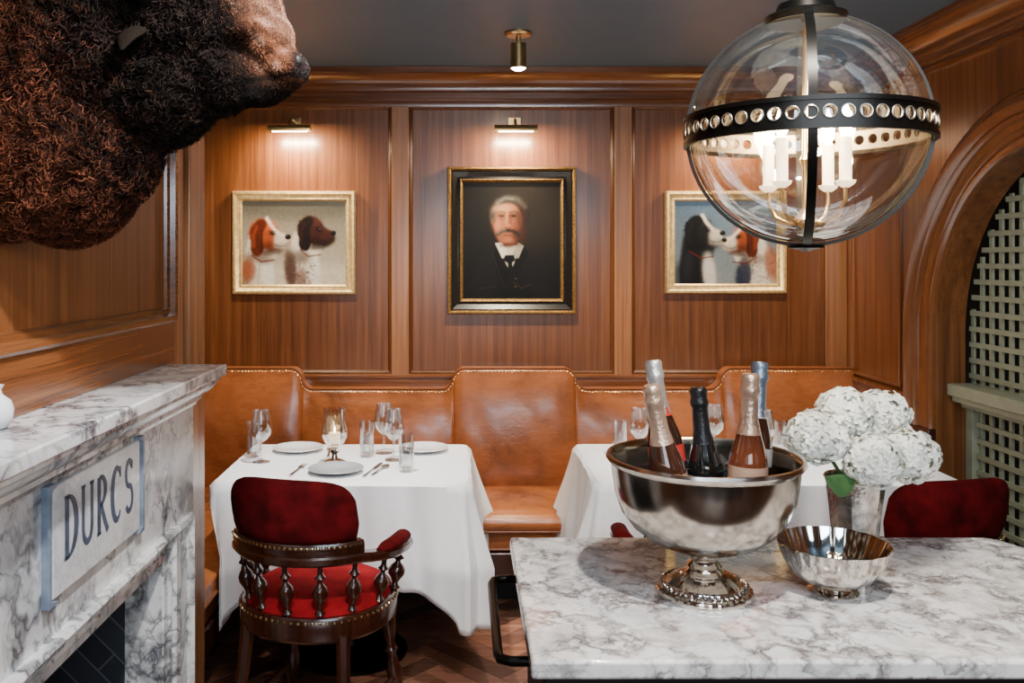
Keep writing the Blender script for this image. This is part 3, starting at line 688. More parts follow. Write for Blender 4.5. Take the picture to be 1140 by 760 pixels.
P.line([(554,237.0),(558.5,235.8),(563,237.2)], 1.3, (96,84,74), .8, .9); P.line([(568.5,237.0),(573,235.8),(578,237.6)], 1.3, (64,54,47), .8, .9)
P.line([(556.6,240.9),(559,240.3),(561.6,241.1)], .9, (30,18,14), .9, .6); P.line([(570,241.1),(572.6,240.4),(575.2,241.1)], .9, (24,15,12), .9, .6)
P.ell(559.1,241.2,1.2,1.0,0,(28,18,14),.5,.9,0); P.ell(572.5,241.3,1.2,1.0,0,(22,14,11),.5,.9,0); P.ell(558.6,240.9,.4,.35,0,(210,195,180),.6,.7,0)
P.line([(556,244.2),(559,245.4),(562,244.2)], .8, (140,92,70), .5, .9); P.line([(570,244.2),(573,245.4),(576,244.2)], .8, (82,50,38), .5, .9)
P.line([(565.4,238.5),(564.2,249)], 2.2, (226,174,138), .65, 1.5); P.line([(568.6,240),(569.6,250)], 2.0, (110,68,50), .65, 1.4)
P.ell(565.8,251.5,3.8,2.4,0,(198,134,106),.6,.9,0); P.ell(563.6,253.4,1.0,.6,0,(70,38,30),.6,.85,0); P.ell(568.2,253.4,1.1,.6,0,(58,31,25),.6,.85,0)
P.line([(565.4,256.8),(560,257.6),(554.6,261.6)], 4.4, (92,82,72), .95, 1.3); P.line([(566.6,256.8),(572.4,257.6),(578.4,262)], 4.4, (52,44,39), .95, 1.3); P.line([(563,255.6),(558,257.2),(555.6,259.4)], 1.4, (150,140,128), .55, 1.1)
P.line([(562,262.0),(570,262.0)], 1.0, (108,56,46), .7, .8); P.ell(566,267,5,2.2,0,(194,136,106),.9,.6,0)
P.ell(549.8,247,1.8,4,0,(160,104,78),.5,1,0); P.ell(551,243,2,6,0,(104,98,90),.7,.6,0)
P.line([(573,304),(573,322)], .5, (60,54,50), .5); P.ell(575,310,.8,.8,0,(120,104,72),.3); P.ell(575,319,.8,.8,0,(120,104,72),.3); P.line([(572,314),(582,321),(592,316)], .6, (110,90,50), .7)
P.line([(534,321),(552,319)], .7, (96,80,52), .5)
P.blur(1); P.grain(.03, .85, 1.25)
picture('large portrait of a moustached man in black suit, black and gilt frame', 498, 642, 185, 350, 17.5, P, [
 ('outer_moulding', 'oldgold', [(0,0),(0,.03),(.004,.04),(.012,.042),(.018,.036),(.02,.03)]),
 ('frame', 'blackframe', [(.02,.03),(.026,.034),(.05,.02),(.058,.022),(.062,.028)]),
 ('inner_moulding', 'oldgold', [(.062,.028),(.066,.032),(.072,.028),(.078,.016),(.080,.010)])])
# right dogs
P = Paint(753, 867, 223, 316); P.grad((84,108,134), (146,154,156)); P.ell(850,235,34,20,0,(142,162,184),.8,.7); P.ell(762,308,24,16,0,(64,72,82),.8,.8)
P.line([(780,270),(776,300),(778,330)], 36, (26,25,29), 1, 2.5); P.ell(792,304,7,22,-5,(222,216,208),.5,.95); P.ell(768,296,5,16,5,(48,50,58),.8,.7)
P.line([(836,276),(848,300),(850,330)], 38, (224,216,204), 1, 2.5); P.ell(861,294,8,20,-10,(160,92,56),.5,.85); P.ell(830,306,9,22,6,(36,46,70),.4,.95); P.ell(842,288,11,6,0,(130,110,96),.8,.75)
for _ in range(30): P.ell(random.uniform(840,864), random.uniform(290,314), random.uniform(.6,1.5), random.uniform(.6,1.3), 0, (116,86,70), .6, .5)
hound(P, 781, 254, 1.3, (30,28,31), (14,13,15), (228,222,214), (208,200,190))
P.line([(770,279),(783,287),(796,285)], 1.5, (112,30,22), .85, .7)
hound(P, 832, 262, 1.2, (148,76,41), (94,41,22), (230,222,212), (218,208,194), -1)
P.line([(844,286),(832,293),(818,291)], 1.5, (106,28,20), .85, .7)
P.blur(2); P.grain(.03, .92, 1.18)
picture('gold framed painting of black and brown puppies on blue, right of the portrait', 742, 878, 212, 327, 11, P, gp)

def picture_light(X, label):
    t = thing('picture_light', label, 'picture light', (X, BY, 2.20), 0, 'brass picture lights')
    MB().box(-.035, .035, -.014, -.002, .03, .075).build('backplate', 'brass', t, bevel=.004)
    MB().tube([(0,-.012,.05), (0,-.06,.055), (0,-.11,.045), (0,-.14,.01)], .006, 10).build('arm', 'brass', t)
    r = []
    for x in (-.105, .105):
        r.append([(x, -.14+.029*math.cos(R(a)), -.012+.029*math.sin(R(a))) for a in range(-10, 200, 15)]+[(x, -.14+.026*math.cos(R(a)), -.012+.026*math.sin(R(a))) for a in range(190, -20, -15)])
    MB().loops(r).build('shade', 'brass', t, bevel=0)
    MB().tube([(-.085,-.14,-.012), (.085,-.14,-.012)], .007, 10).build('lamp', 'lens', t)
    l = bpy.data.lights.new('picture_lamp', 'AREA'); l.shape = 'RECTANGLE'; l.size = .17; l.size_y = .02; l.energy = 9.0; l.color = (1,.78,.50)
    lo = bpy.data.objects.new('picture_lamp', l); COL.objects.link(lo); lo.location = (X, BY-.14, 2.165); lo.rotation_euler = (R(30), 0, 0)
picture_light(-.85, 'brass picture light above the left dog painting')
picture_light(.262, 'brass picture light above the central portrait')
picture_light(1.33, 'brass picture light above the right dog painting')
t = thing('ceiling_spotlight', 'small brass cylinder spotlight on the dark ceiling', 'ceiling light', (.235, 3.78, CZ))
MB().lathe([(.058,0),(.058,-.008),(.05,-.016),(.01,-.018)], n=32).build('canopy', 'brass', t)
MB().lathe([(.011,-.016),(.011,-.045)], n=14).build('stem', 'brass', t)
MB().lathe([(.02,-.043),(.033,-.048),(.034,-.15),(.032,-.152),(.03,-.147)], n=32).build('housing', 'brass', t)
MB().lathe([(.0295,-.148),(.024,-.156),(.012,-.161),(.001,-.162)], n=24).build('lamp', 'bulb', t)

# ------------------------------------------------------------------ lantern
LC = Vector((.573, 1.5, 1.768))
t = thing('globe_lantern', 'glass globe pendant lantern with dark perforated band and candles', 'lantern', LC)
RG = .188
MB().ball((0,0,0), RG, 64).build('glass_globe', 'globe', t)
for a in (-18, 72):
    pr = []
    for i in range(72):
        q = 2*PI*i/72; c = Vector((math.cos(R(a))*math.cos(q), math.sin(R(a))*math.cos(q), math.sin(q))); s_ = Vector((-math.sin(R(a)), math.cos(R(a)), 0))
        pr.append([c*(RG+.001)-s_*.007, c*(RG+.007)-s_*.007, c*(RG+.007)+s_*.007, c*(RG+.001)+s_*.007])
    MB().loops(pr, closed_path=True).build('rib', 'iron', t)
nc = 48; RB = .196; hh = .019
def band(r_):
    bd = MB()
    for k in range(nc):
        a0 = 2*PI*(k+.5)/nc; hw = PI/nc; vs = []; fs = []
        for j in range(16):
            q = 2*PI*j/16; cx, cy = math.cos(q), math.sin(q); mx = max(abs(cx), abs(cy))
            for (uu, vv) in ((cx*.72, cy*.48), (cx/mx, cy/mx)):
                aa = a0+uu*hw; vs.append((r_*math.cos(aa), r_*math.sin(aa), vv*hh))
        for j in range(16): k2 = (j+1) % 16; fs.append((2*j, 2*k2, 2*k2+1, 2*j+1))
        bd.add(vs, fs)
    return bd
bd = band(RB)
for zz in (-hh-.002, hh+.002): bd.lathe([(RB-.005, zz-.0035), (RB+.003, zz-.0035), (RB+.003, zz+.0035), (RB-.005, zz+.0035), (RB-.005, zz-.0035)], n=80, cap=False)
bd.build('perforated_band', 'iron', t)
band(RB-.003).build('band_lining', 'pewter', t)
rs = MB()
for k in range(nc):
    a0 = 2*PI*(k+.5)/nc; c = Vector((RB+.001)*Vector((math.cos(a0), math.sin(a0), 0))); e = Vector((-math.sin(a0), math.cos(a0), 0))
    rs.tube([c+e*.0096*math.cos(2*PI*j/14)+Vector((0,0,.0096*math.sin(2*PI*j/14))) for j in range(14)], .0012, 5, closed=True)
rs.build('ring_trim', 'pewter', t)
MB().lathe([(.062,RG-.010),(.066,RG+.001),(.05,RG+.008),(.045,RG+.021),(.02,RG+.031),(.012,.25),(.012,.30),(.006,.31),(.006,CZ-LC.z)], n=32).build('cap_and_stem', 'iron', t)
MB().lathe([(.05,CZ-LC.z),(.05,CZ-LC.z-.01),(.02,CZ-LC.z-.02),(.006,CZ-LC.z-.02)], n=28).build('ceiling_canopy', 'iron', t)
MB().lathe([(.03,-RG-.003),(.028,-RG-.009),(.012,-RG-.012),(.002,-RG-.016)], n=24).build('bottom_finial', 'iron', t)
MB().lathe([(.004,-RG+.004),(.004,-.165),(.014,-.158),(.02,-.15),(.012,-.14),(.006,-.13),(.006,-.06),(.011,-.05),(.006,-.04),(.004,RG-.01)], n=16).build('centre_stem', 'brass', t)
for k in range(4):
    a = R(38+90*k); cx, cy = .070*math.cos(a), .070*math.sin(a)
    MB().tube([(0,0,-.145), (cx*.4,cy*.4,-.157), (cx*.8,cy*.8,-.145), (cx,cy,-.12), (cx,cy,-.095)], .0035, 8).build('arm', 'brass', t)
    cd = MB().lathe([(.006,-.100),(.014,-.094),(.016,-.089),(.0095,-.088),(.0095,-.020),(.007,-.017),(.001,-.017)], (cx, cy, 0), n=16).build('candle', 'wax', t)
    bl = MB().lathe([(.004,-.018),(.009,-.008),(.0105,.004),(.008,.018),(.0035,.032),(.0005,.042)], (cx, cy, 0), n=12).build('bulb', 'bulb', cd)
    l = bpy.data.lights.new('lantern_bulb', 'POINT'); l.energy = 4.5; l.color = (1,.78,.5); l.shadow_soft_size = .012
    lo = bpy.data.objects.new('lantern_bulb', l); COL.objects.link(lo); lo.location = LC+Vector((cx*1.0, cy*1.0, .058))

# ------------------------------------------------------------------ tables and cloths
def table(label, x0, x1, y0, y1):
    t = thing('dining_table', label, 'table', ((x0+x1)/2, (y0+y1)/2, 0)); hx, hy = (x1-x0)/2-.006, (y1-y0)/2-.006
    MB().box(-hx, hx, -hy, hy, .715, .745).build('tabletop', 'darkwood', t, bevel=.004)
    MB().lathe([(.05,.02),(.035,.06),(.03,.2),(.03,.6),(.05,.68),(.12,.715)], n=24).build('pedestal', 'iron', t)
    MB().lathe([(.22,0),(.22,.012),(.08,.03),(.05,.04)], n=36).build('base', 'iron', t)
def cloth(label, x0, x1, y0, y1, drop, extra, seed, xlim=None):
    rng = random.Random(seed); z0 = .752; rad = .03; per = []
    cs = [(x1-rad, y0+rad, -90), (x1-rad, y1-rad, 0), (x0+rad, y1-rad, 90), (x0+rad, y0+rad, 180)]
    for ci, (cx, cy, a0) in enumerate(cs):
        for i in range(13):
            a = R(a0+90*i/12); per.append((cx+rad*math.cos(a), cy+rad*math.sin(a), math.cos(a), math.sin(a), 0.0, ci, i/12))
        nx_, ny_, _ = cs[(ci+1) % 4]; a = R(a0+90)
        sx, sy = cx+rad*math.cos(a), cy+rad*math.sin(a); ex, ey = nx_+rad*math.cos(a), ny_+rad*math.sin(a); L = math.hypot(ex-sx, ey-sy); m_ = int(L/.014)
        for i in range(1, m_): f = i/m_; per.append((sx+(ex-sx)*f, sy+(ey-sy)*f, math.cos(a), math.sin(a), min(f, 1-f)*L, ci, 2+f*L))
    Mr = 22; ph = [rng.uniform(0, 6.28) for _ in range(8)]; rows = [[] for _ in range(Mr+1)]
    s_acc = 0; prev = None
    for (px, py, nx_, ny_, dc, ci, f) in per:
        if prev: s_acc += math.hypot(px-prev[0], py-prev[1])
        prev = (px, py); wc = math.exp(-dc/.11)
        Ld = drop+extra*math.exp(-dc/.16)+.012*math.sin(s_acc*9+ph[0])
        fold = math.sin(s_acc*2*PI/.19+ph[1]+ci)+.5*math.sin(s_acc*2*PI/.105+ph[2])
        for j in range(Mr+1):
            tt = j/Mr; s_ = Ld*tt; er = .012
            if s_ < er*1.57: o = er*math.sin(s_/er); dz = er*(1-math.cos(s_/er))
            else: o = er; dz = s_-er*.57
            hs = min(1, s_/.3)
            o += .018*fold*hs*(1-wc*.8)+wc*.075*hs**1.2*(1+.25*math.sin(f*12 if f < 2 else 0))+.012*hs
            x, y, z = px+nx_*o, py+ny_*o, z0-dz
            if xlim is not None: x = max(x, x0-.02 + (xlim-(x0-.02))*min(1, (z0-z)/.25)+ .004*fold)
            rows[j].append((x, y, z))
    mb = MB(); inner = [(q[0]-q[2]*.02, q[1]-q[3]*.02, z0) for q in per]
    mb.loops([inner]+rows, cap=False); mb.f.append(tuple(range(len(per)))); mb.m.append(0)
    o = mb.build('tablecloth', 'cloth'); so = o.modifiers.new('s', 'SOLIDIFY'); so.thickness = .0015; so.offset = 1
    tag(o, label, 'tablecloth'); return o
table('left dining table under the draped white cloth', -.90, .02, 3.23, 3.90)
cloth('white linen tablecloth draped over the left dining table', -.90, .02, 3.23, 3.90, .33, .17, 3, xlim=-.845)
table('right dining table behind the marble counter, under a white cloth', .49, 1.80, 3.23, 3.90)
cloth('white linen tablecloth draped over the right dining table', .49, 1.80, 3.23, 3.90, .33, .17, 5)
TZ = .7545
def wine_glass(label, x, y, src=[None]):
    if src[0]: return dup(src[0], (x, y, TZ), 0, label)
    t = thing('wine_glass', label, 'wine glass', (x, y, TZ), 0, 'stemmed wine glasses')
    MB().lathe([(.0045,.078),(.02,.088),(.036,.108),(.0415,.13),(.039,.16),(.032,.195),(.0305,.205),(.0297,.205),(.031,.195),(.038,.16),(.0403,.13),(.035,.109),(.019,.09),(.001,.084)], n=32, cap=False).build('bowl', 'glass', t)
    MB().lathe([(.0045,.08),(.0032,.06),(.0032,.02),(.006,.006)], n=12).build('stem', 'glass', t)
    MB().lathe([(.006,.007),(.034,.002),(.035,0),(.001,0)], n=32).build('foot', 'glass', t)
    src[0] = t; return t
def tumbler(label, x, y, src=[None]):
    if src[0]: return dup(src[0], (x, y, TZ), 0, label)
    t = thing('water_glass', label, 'water glass', (x, y, TZ), 0, 'straight water glasses')
    MB().lathe([(.001,0),(.027,0),(.028,.004),(.0295,.14),(.0285,.14),(.027,.012),(.001,.012)], n=32, cap=False).build('tumbler', 'glass', t)
    MB().lathe([(.001,.013),(.0268,.013),(.0275,.085),(.001,.085)], n=28, cap=False).build('water', 'glass', t)
    src[0] = t; return t
def plate(label, x, y, m, r=.105):
    t = thing('plate', label, 'plate', (x, y, TZ))
    MB().lathe([(.001,0),(r*.55,0),(r*.62,.004),(r*.97,.013),(r,.015),(r*.97,.0165),(r*.64,.008),(r*.56,.005),(.001,.0045)], n=48, cap=False).build('dish', m, t)
    MB().lathe([(r*.985,.0140),(r*1.004,.0150),(r*.985,.0170),(r*.96,.0165)], n=48, cap=False).build('rim', m, t)
tumbler('clear water glass at the left end of the left table', -.87+.02, 3.66)
wine_glass('wine glass beside the leftmost water glass on the left table', -.795, 3.55)
tumbler('clear water glass in the middle of the left table behind the candle holder', -.39, 3.66)
wine_glass('rear wine glass of the pair at the middle of the left table', -.325, 3.71)
wine_glass('front wine glass of the pair at the middle of the left table', -.275, 3.58)
tumbler('clear water glass nearest the right edge of the left table', -.213, 3.40)
plate('white plate at the back left of the left table', -.69, 3.77, 'china')
plate('white plate at the back right of the left table', -.165, 3.77, 'china')
plate('grey plate at the front of the left table', -.478, 3.39, 'greychina')
tumbler('clear water glass at the left end of the right table', .645, 3.68)
wine_glass('wine glass at the left end of the right table', .71, 3.60)
wine_glass('wine glass behind the champagne bottles on the right table', 1.03, 3.68)
wine_glass('wine glass right of the champagne bottles on the right table', 1.19, 3.55)
tumbler('clear water glass beside the white flowers on the right table', 1.30, 3.68)
plate('white plate on the right table behind the bottles', .87, 3.77, 'china')
def candle_holder(label, x, y, src=[None]):
    if src[0]: return dup(src[0], (x, y, TZ), 0, label)
    t = thing('candle_holder', label, 'candle holder', (x, y, TZ), 0, 'footed glass candle holders')
    MB().lathe([(.001,0),(.046,0),(.048,.005),(.033,.012),(.013,.020),(.010,.035),(.018,.045),(.011,.055),(.022,.067),(.001,.068)], n=32).build('foot', 'silver', t)
    MB().lathe([(.020,.068),(.038,.082),(.048,.105),(.049,.135),(.041,.175),(.043,.215),(.042,.215),(.040,.175),(.048,.135),(.047,.105),(.037,.083),(.020,.070)], n=32, cap=False, wob=lambda a, z: 1+.02*math.cos(a*10)).build('glass_shade', 'frost', t)
    cd = MB().lathe([(.001,.068),(.022,.069),(.022,.12),(.001,.12)], n=20).build('candle', 'wax', t)
    MB().lathe([(.001,.121),(.004,.127),(.0035,.135),(.0005,.146)], n=10).build('flame', 'lens', cd)
    src[0] = t; return t
candle_holder('footed glass candle holder at the centre of the left table', -.503, 3.53)
candle_holder('footed glass candle holder on the right table beside the flowers', 1.56, 3.55)
def cutlery(kind, label, x, y, ang):
    t = thing(kind, label, kind, (x, y, TZ+.001), R(ang), 'silver cutlery')
    MB().tube([(0,-.10,.002), (0,-.06,.002), (0,0,.004), (0,.02,.004)], [.006,.0045,.003,.003], 8, sq=(1,.4)).build('handle', 'steel', t)
    h = MB()
    if kind == 'fork':
        h.box(-.011, .011, .02, .045, .002, .004)
        for i in range(4): h.box(-.011+i*.0063, -.0085+i*.0063, .045, .085, .002, .004)
    elif kind == 'spoon': h.ball((0,.045,.004), (.016,.026,.004), 14)
    else: h.box(-.004, .010, .018, .12, .001, .0035)
    h.build('head' if kind != 'knife' else 'blade', 'steel', t)
cutlery('fork', 'fork beside the grey plate on the left table, on its left', -.625, 3.42, -8)
cutlery('knife', 'knife right of the grey plate on the left table', -.345, 3.40, -12)
cutlery('spoon', 'spoon right of the knife on the left table', -.31, 3.42, -16)
cutlery('fork', 'fork at the back left of the left table beside the white plate', -.555, 3.74, 6)

# ------------------------------------------------------------------ chairs
def sweep_rect(mb, path, w_, h_):
    P = [Vector(p) for p in path]; rings = []
    for i, p in enumerate(P):
        d = P[min(i+1, len(P)-1)]-P[max(i-1, 0)]; d.z = 0; d.normalize(); sd = Vector((-d.y, d.x, 0))
        rings.append([p+sd*w_/2*cx+Vector((0,0,h_/2*cz)) for cx, cz in ((1,.5),(.75,1),(-.75,1),(-1,.5),(-1,-.5),(-.75,-1),(.75,-1),(1,-.5))])
    return mb.loops(rings)
def turned(L, r): return [(r*.5,0),(r*.5,.06*L),(r*.95,.10*L),(r*.6,.15*L),(r*.45,.2*L),(r*.8,.3*L),(r*1.3,.40*L),(r*1.35,.5*L),(r*1.0,.58*L),(r*.45,.66*L),(r*.4,.7*L),(r*.95,.76*L),(r*.5,.82*L),(r*.45,.92*L),(r*.6,L)]
def mk_chair(label, x, y, th):
    t = thing('armchair', label, 'chair', (x, y, 0), -R(th), 'red velvet dining armchairs')
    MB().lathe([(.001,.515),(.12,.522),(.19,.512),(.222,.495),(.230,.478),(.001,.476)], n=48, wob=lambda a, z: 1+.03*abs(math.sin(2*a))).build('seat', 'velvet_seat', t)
    MB().lathe([(.16,.405),(.238,.400),(.247,.41),(.247,.465),(.24,.477),(.16,.477),(.16,.405)], n=48, cap=False, wob=lambda a, z: 1+.03*abs(math.sin(2*a))).build('seat_frame', 'darkwood', t)
    nb = MB()
    for k in range(72):
        a = 2*PI*k/72; rr = .2475*(1+.03*abs(math.sin(2*a))); dome(nb, (rr*math.cos(a), rr*math.sin(a), .466), (math.cos(a), math.sin(a), 0), .0062)
    def rp(a, RR=.254): return (RR*math.sin(R(a)), -RR*math.cos(R(a)))
    zr = lambda a: .655-.028*max(0, (abs(a)-50)/40)
    path = [(.254,.11,.622), (.26,.06,.624)]+[(*rp(a), zr(a)) for a in range(90, -91, -10)]+[(-.26,.06,.624), (-.254,.11,.622)]
    sweep_rect(MB(), path, .050, .03).build('arm_rail', 'darkwood', t)
    path = [(*rp(a, .257), .686) for a in range(54, -55, -6)]
    sweep_rect(MB(), path, .04, .042).build('crest_rail', 'darkwood', t)
    for k in range(-15, 16):
        a = k*3.4; dome(nb, (*rp(a, .279), .698), (math.sin(R(a)), -math.cos(R(a)), 0), .0062)
    n_ = nb.build('nailhead_trim', 'nail', t); n_['kind'] = 'stuff'
    rings = []; A0 = 50
    for i in range(33):
        a = -A0+2*A0*i/32; e = abs(a)/A0; k = math.sqrt(max(0.0, 1-e**7)); hz = .098*(.35+.65*k)*(1-.10*e*e); ht = .034*(.25+.75*k); zc = .704+hz; ring = []
        for j in range(20):
            q = 2*PI*j/20; cx, cz = math.cos(q), math.sin(q); cx = math.copysign(abs(cx)**.7, cx); cz = math.copysign(abs(cz)**.6, cz)
            RR = .251+ht*cx+.02*((cz+1)/2); p = rp(a, RR); ring.append((p[0], p[1], zc+hz*cz))
        rings.append(ring)
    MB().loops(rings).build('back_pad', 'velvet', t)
    for s_ in (-1, 1):
        P_ = [(s_*.254,.105,.648), (s_*.257,.085,.653), (s_*.26,.0,.655), (s_*.254,-.06,.658), (s_*.243,-.095,.656)]
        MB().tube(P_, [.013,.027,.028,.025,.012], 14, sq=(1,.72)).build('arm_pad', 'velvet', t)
        MB().ball((s_*.254,.115,.622), (.027,.02,.02), 12).build('arm_scroll', 'darkwood', t)
        MB().lathe(turned(.145, .021), (s_*.230,.07,.472), (s_*.13,.05,1), 14).build('arm_post', 'darkwood', t)
    for a in (-78, -50, -25, 0, 25, 50, 78):
        p0, p1 = Vector((*rp(a, .226), .472)), Vector((*rp(a, .251), zr(a)-.012))
        MB().lathe(turned((p1-p0).length, .018), p0, p1-p0, 12).build('spindle', 'darkwood', t)
    for s_ in (-1, 1):
        p0 = Vector((s_*.205,.20,0)); p1 = Vector((s_*.165,.155,.41))
        MB().lathe([(.012,0),(.016,.01),(.012,.03),(.017,.07),(.026,.13),(.027,.17),(.018,.2),(.014,.22),(.024,.24),(.014,.26),(.022,.30),(.028,.34),(.028,.41)], p0, p1-p0, 16).build('leg', 'darkwood', t)
        MB().tube([(s_*.215,-.285,0), (s_*.19,-.235,.14), (s_*.168,-.195,.28), (s_*.16,-.18,.42)], [.015,.018,.021,.024], 8).build('leg', 'darkwood', t)
    st = MB()
    for s_ in (-1, 1): st.tube([(s_*.193,.185,.14), (s_*.19,0,.145), (s_*.192,-.235,.14)], [.009,.014,.009], 10)
    st.tube([(-.19,0,.145), (0,0,.145), (.19,0,.145)], [.009,.015,.009], 10); st.build('stretcher', 'darkwood', t)
    return t
ch = mk_chair('red velvet armchair with turned spindles pulled up to the left table', -.465, 2.93, 16)
dup(ch, (.78, 2.93, 0), 0, 'red velvet armchair hidden behind the silver champagne bucket')
dup(ch, (1.44, 2.93, 0), R(12), 'red velvet armchair at far right behind the white flowers')

# ------------------------------------------------------------------ marble counter
t = thing('bar_counter', 'bar counter with a grey veined marble top in the right foreground', 'counter', (.7, 1.73, 0))
HZ = .92
def slab(pts, z0, z1): 
    return MB().loops([[(x, y, z0) for x, y in pts], [(x, y, z1) for x, y in pts]])
top = [(.108,1.415),(.108,2.05),(1.185,2.05),(1.21,2.035),(1.235,1.98),(1.30,1.85),(1.36,1.70),(1.40,1.415)]
slab(top, HZ-.032, HZ).build('marble_top', 'marble_top', t, world=True, bevel=.007, seg=3)
bd_ = [(.145,1.47),(.145,2.01),(1.17,2.01),(1.20,1.98),(1.32,1.70),(1.36,1.47)]
slab(bd_, .08, HZ-.032).build('cabinet_body', 'black', t, world=True, bevel=.004)
slab([(.17,1.5),(.17,1.98),(1.15,1.98),(1.30,1.70),(1.33,1.5)], 0, .08).build('plinth', 'black', t, world=True)
slab([(.13,1.45),(.13,2.03),(1.18,2.03),(1.2,2.0),(1.335,1.70),(1.375,1.45)], HZ-.06, HZ-.031).build('top_moulding', 'black', t, world=True, bevel=.006)
rl = [(.145,1.975,.85), (.085,1.975,.85), (.068,1.965,.85), (.063,1.945,.85), (.063,1.6,.85), (.066,1.58,.85), (.085,1.57,.85), (.145,1.57,.85)]
rb = MB().tube(rl, .009, 12).build('side_rail', 'iron', t, world=True)
for y in (1.57, 1.975): MB().lathe([(.02,0),(.02,.005),(.012,.01)], (.145,y,.85), (-1,0,0), 20).build('rail_flange', 'iron', t, world=True)

# champagne bucket
BX, BY_ = .457, 1.70
t = thing('champagne_bucket', 'large footed silver punch bowl holding champagne bottles on the counter', 'ice bucket', (BX, BY_, HZ))
prof = [(.012,.078),(.03,.080),(.07,.090),(.105,.105),(.135,.128),(.155,.155),(.167,.19),(.172,.225),(.174,.245),(.180,.25),(.184,.256),(.182,.262),(.176,.262),(.171,.256),(.169,.245),(.167,.225),(.162,.19),(.150,.158),(.130,.132),(.10,.110),(.065,.096),(.001,.088)]
MB().lathe(prof, n=72, cap=False).build('bowl', 'satin', t)
MB().lathe([(.04,.084),(.034,.078),(.026,.074),(.024,.066),(.030,.060),(.034,.055),(.03,.05),(.036,.044)], n=48, cap=False).build('stem', 'silver', t)
flu = lambda a, z: 1+(.018*abs(math.sin(a*12)) if z < .046 else 0)
MB().lathe([(.036,.044),(.05,.038),(.062,.030),(.070,.024),(.074,.026),(.076,.020),(.082,.014),(.088,.012),(.090,.006),(.089,0),(.001,0)], n=144, wob=flu).build('foot', 'silver', t)
be = MB()
for k in range(44): a = 2*PI*k/44; be.ball((.079*math.cos(a), .079*math.sin(a), .020), .0042, 8)
be.build('beading', 'silver', t)
ic = MB()
for k in range(60):
    a = random.uniform(0, 2*PI); r_ = math.sqrt(random.random())*.135; s_ = random.uniform(.010, .016)
    rt = Matrix.Rotation(random.uniform(0, 3), 3, 'X') @ Matrix.Rotation(random.uniform(0, 3), 3, 'Y')
    ic.box(-s_, s_, -s_, s_, -s_*.8, s_*.8, rt, (BX+r_*math.cos(a), BY_+r_*math.sin(a), HZ+.205+random.uniform(-.02, .02)))
o = ic.build('ice', 'ice', bevel=.003); tag(o, 'crushed ice heaped around the bottles in the silver bucket', 'ice', kind='stuff')
def bottle(label, b, tp, body, foil, lab, L=.25):
    t = thing('champagne_bottle', label, 'champagne bottle', b, 0, 'champagne bottles in the bucket')
    ax = (Vector(tp)-Vector(b)); q = Vector((0,0,1)).rotation_difference(ax.normalized()); t.rotation_mode = 'QUATERNION'; t.rotation_quaternion = q
    L = ax.length
    MB().lathe([(.001,.006),(.02,0),(.033,.002),(.035,.008),(.035,L-.165),(.033,L-.15),(.0275,L-.13),(.020,L-.105),(.016,L-.085),(.0145,L-.05),(.014,L-.01)], n=36).build('body', body, t)
    MB().lathe([(.0213,L-.106),(.0168,L-.086),(.0155,L-.05),(.0155,L-.040),(.0175,L-.035),(.0180,L-.028),(.016,L-.022),(.0165,L-.012),(.0172,L-.006),(.014,L),(.001,L+.001)], n=28, cap=False, wob=lambda a, z: 1+.02*math.sin(a*7+z*300)).build('foil', foil, t)
    MB().lathe([(.0222,L-.1095),(.0198,L-.1),(.0184,L-.093)], n=28, cap=False).build('neck_band', lab, t)
    MB().lathe([(.0355,L-.200),(.0355,L-.166)], n=36, cap=False).build('label', lab, t)
z0 = HZ+.165
bottle('dark champagne bottle with gold foil leaning at front left of the bucket', (.392,1.66,z0), (.346,1.648,1.322), 'b_dark', 'foil_gold', 'foil_gold')
bottle('champagne bottle with silver foil at back left of the bucket', (.412,1.760,z0), (.378,1.785,1.352), 'b_dark', 'foil_silver', 'label_r')
bottle('short dark champagne bottle with black foil in the middle of the bucket', (.484,1.765,z0-.02), (.465,1.775,1.300), 'b_black', 'foil_black', 'foil_black')
bottle('rose champagne bottle with gold foil at front right of the bucket', (.522,1.650,z0), (.527,1.645,1.343), 'b_amber', 'foil_gold', 'label_w')
bottle('champagne bottle with blue grey foil at back right of the bucket', (.558,1.745,z0), (.588,1.775,1.350), 'b_dark', 'foil_blue', 'foil_silver')

t = thing('silver_bowl', 'small hammered silver bowl on the counter beside the bucket', 'bowl', (.705, 1.71, HZ))
fac = lambda a, z: 1+.03*abs(math.cos(a*7))*(1 if z > .02 else 0)
MB().lathe([(.034,.012),(.05,.018),(.072,.035),(.088,.058),(.098,.082),(.102,.094),(.100,.095),(.095,.083),(.085,.06),(.069,.038),(.047,.023),(.001,.018)], n=112, cap=False, wob=fac).build('basin', 'silver', t)
MB().lathe([(.001,0),(.046,0),(.047,.003),(.036,.008),(.034,.014)], n=48).build('foot', 'silver', t)
VX, VY = .83, 1.90
t = thing('flower_vase', 'faceted silver vase holding white hydrangeas on the counter', 'vase', (VX, VY, HZ))
MB().lathe([(.001,0),(.040,0),(.043,.006),(.047,.05),(.053,.11),(.060,.165),(.062,.172),(.059,.172),(.052,.12),(.044,.05),(.038,.012),(.001,.012)], n=12, cap=False).build('body', 'mercury', t, smooth=False)
MB().lathe([(.0605,.168),(.0635,.172),(.0605,.176),(.058,.172)], n=36, cap=False).build('rim', 'silver', t)
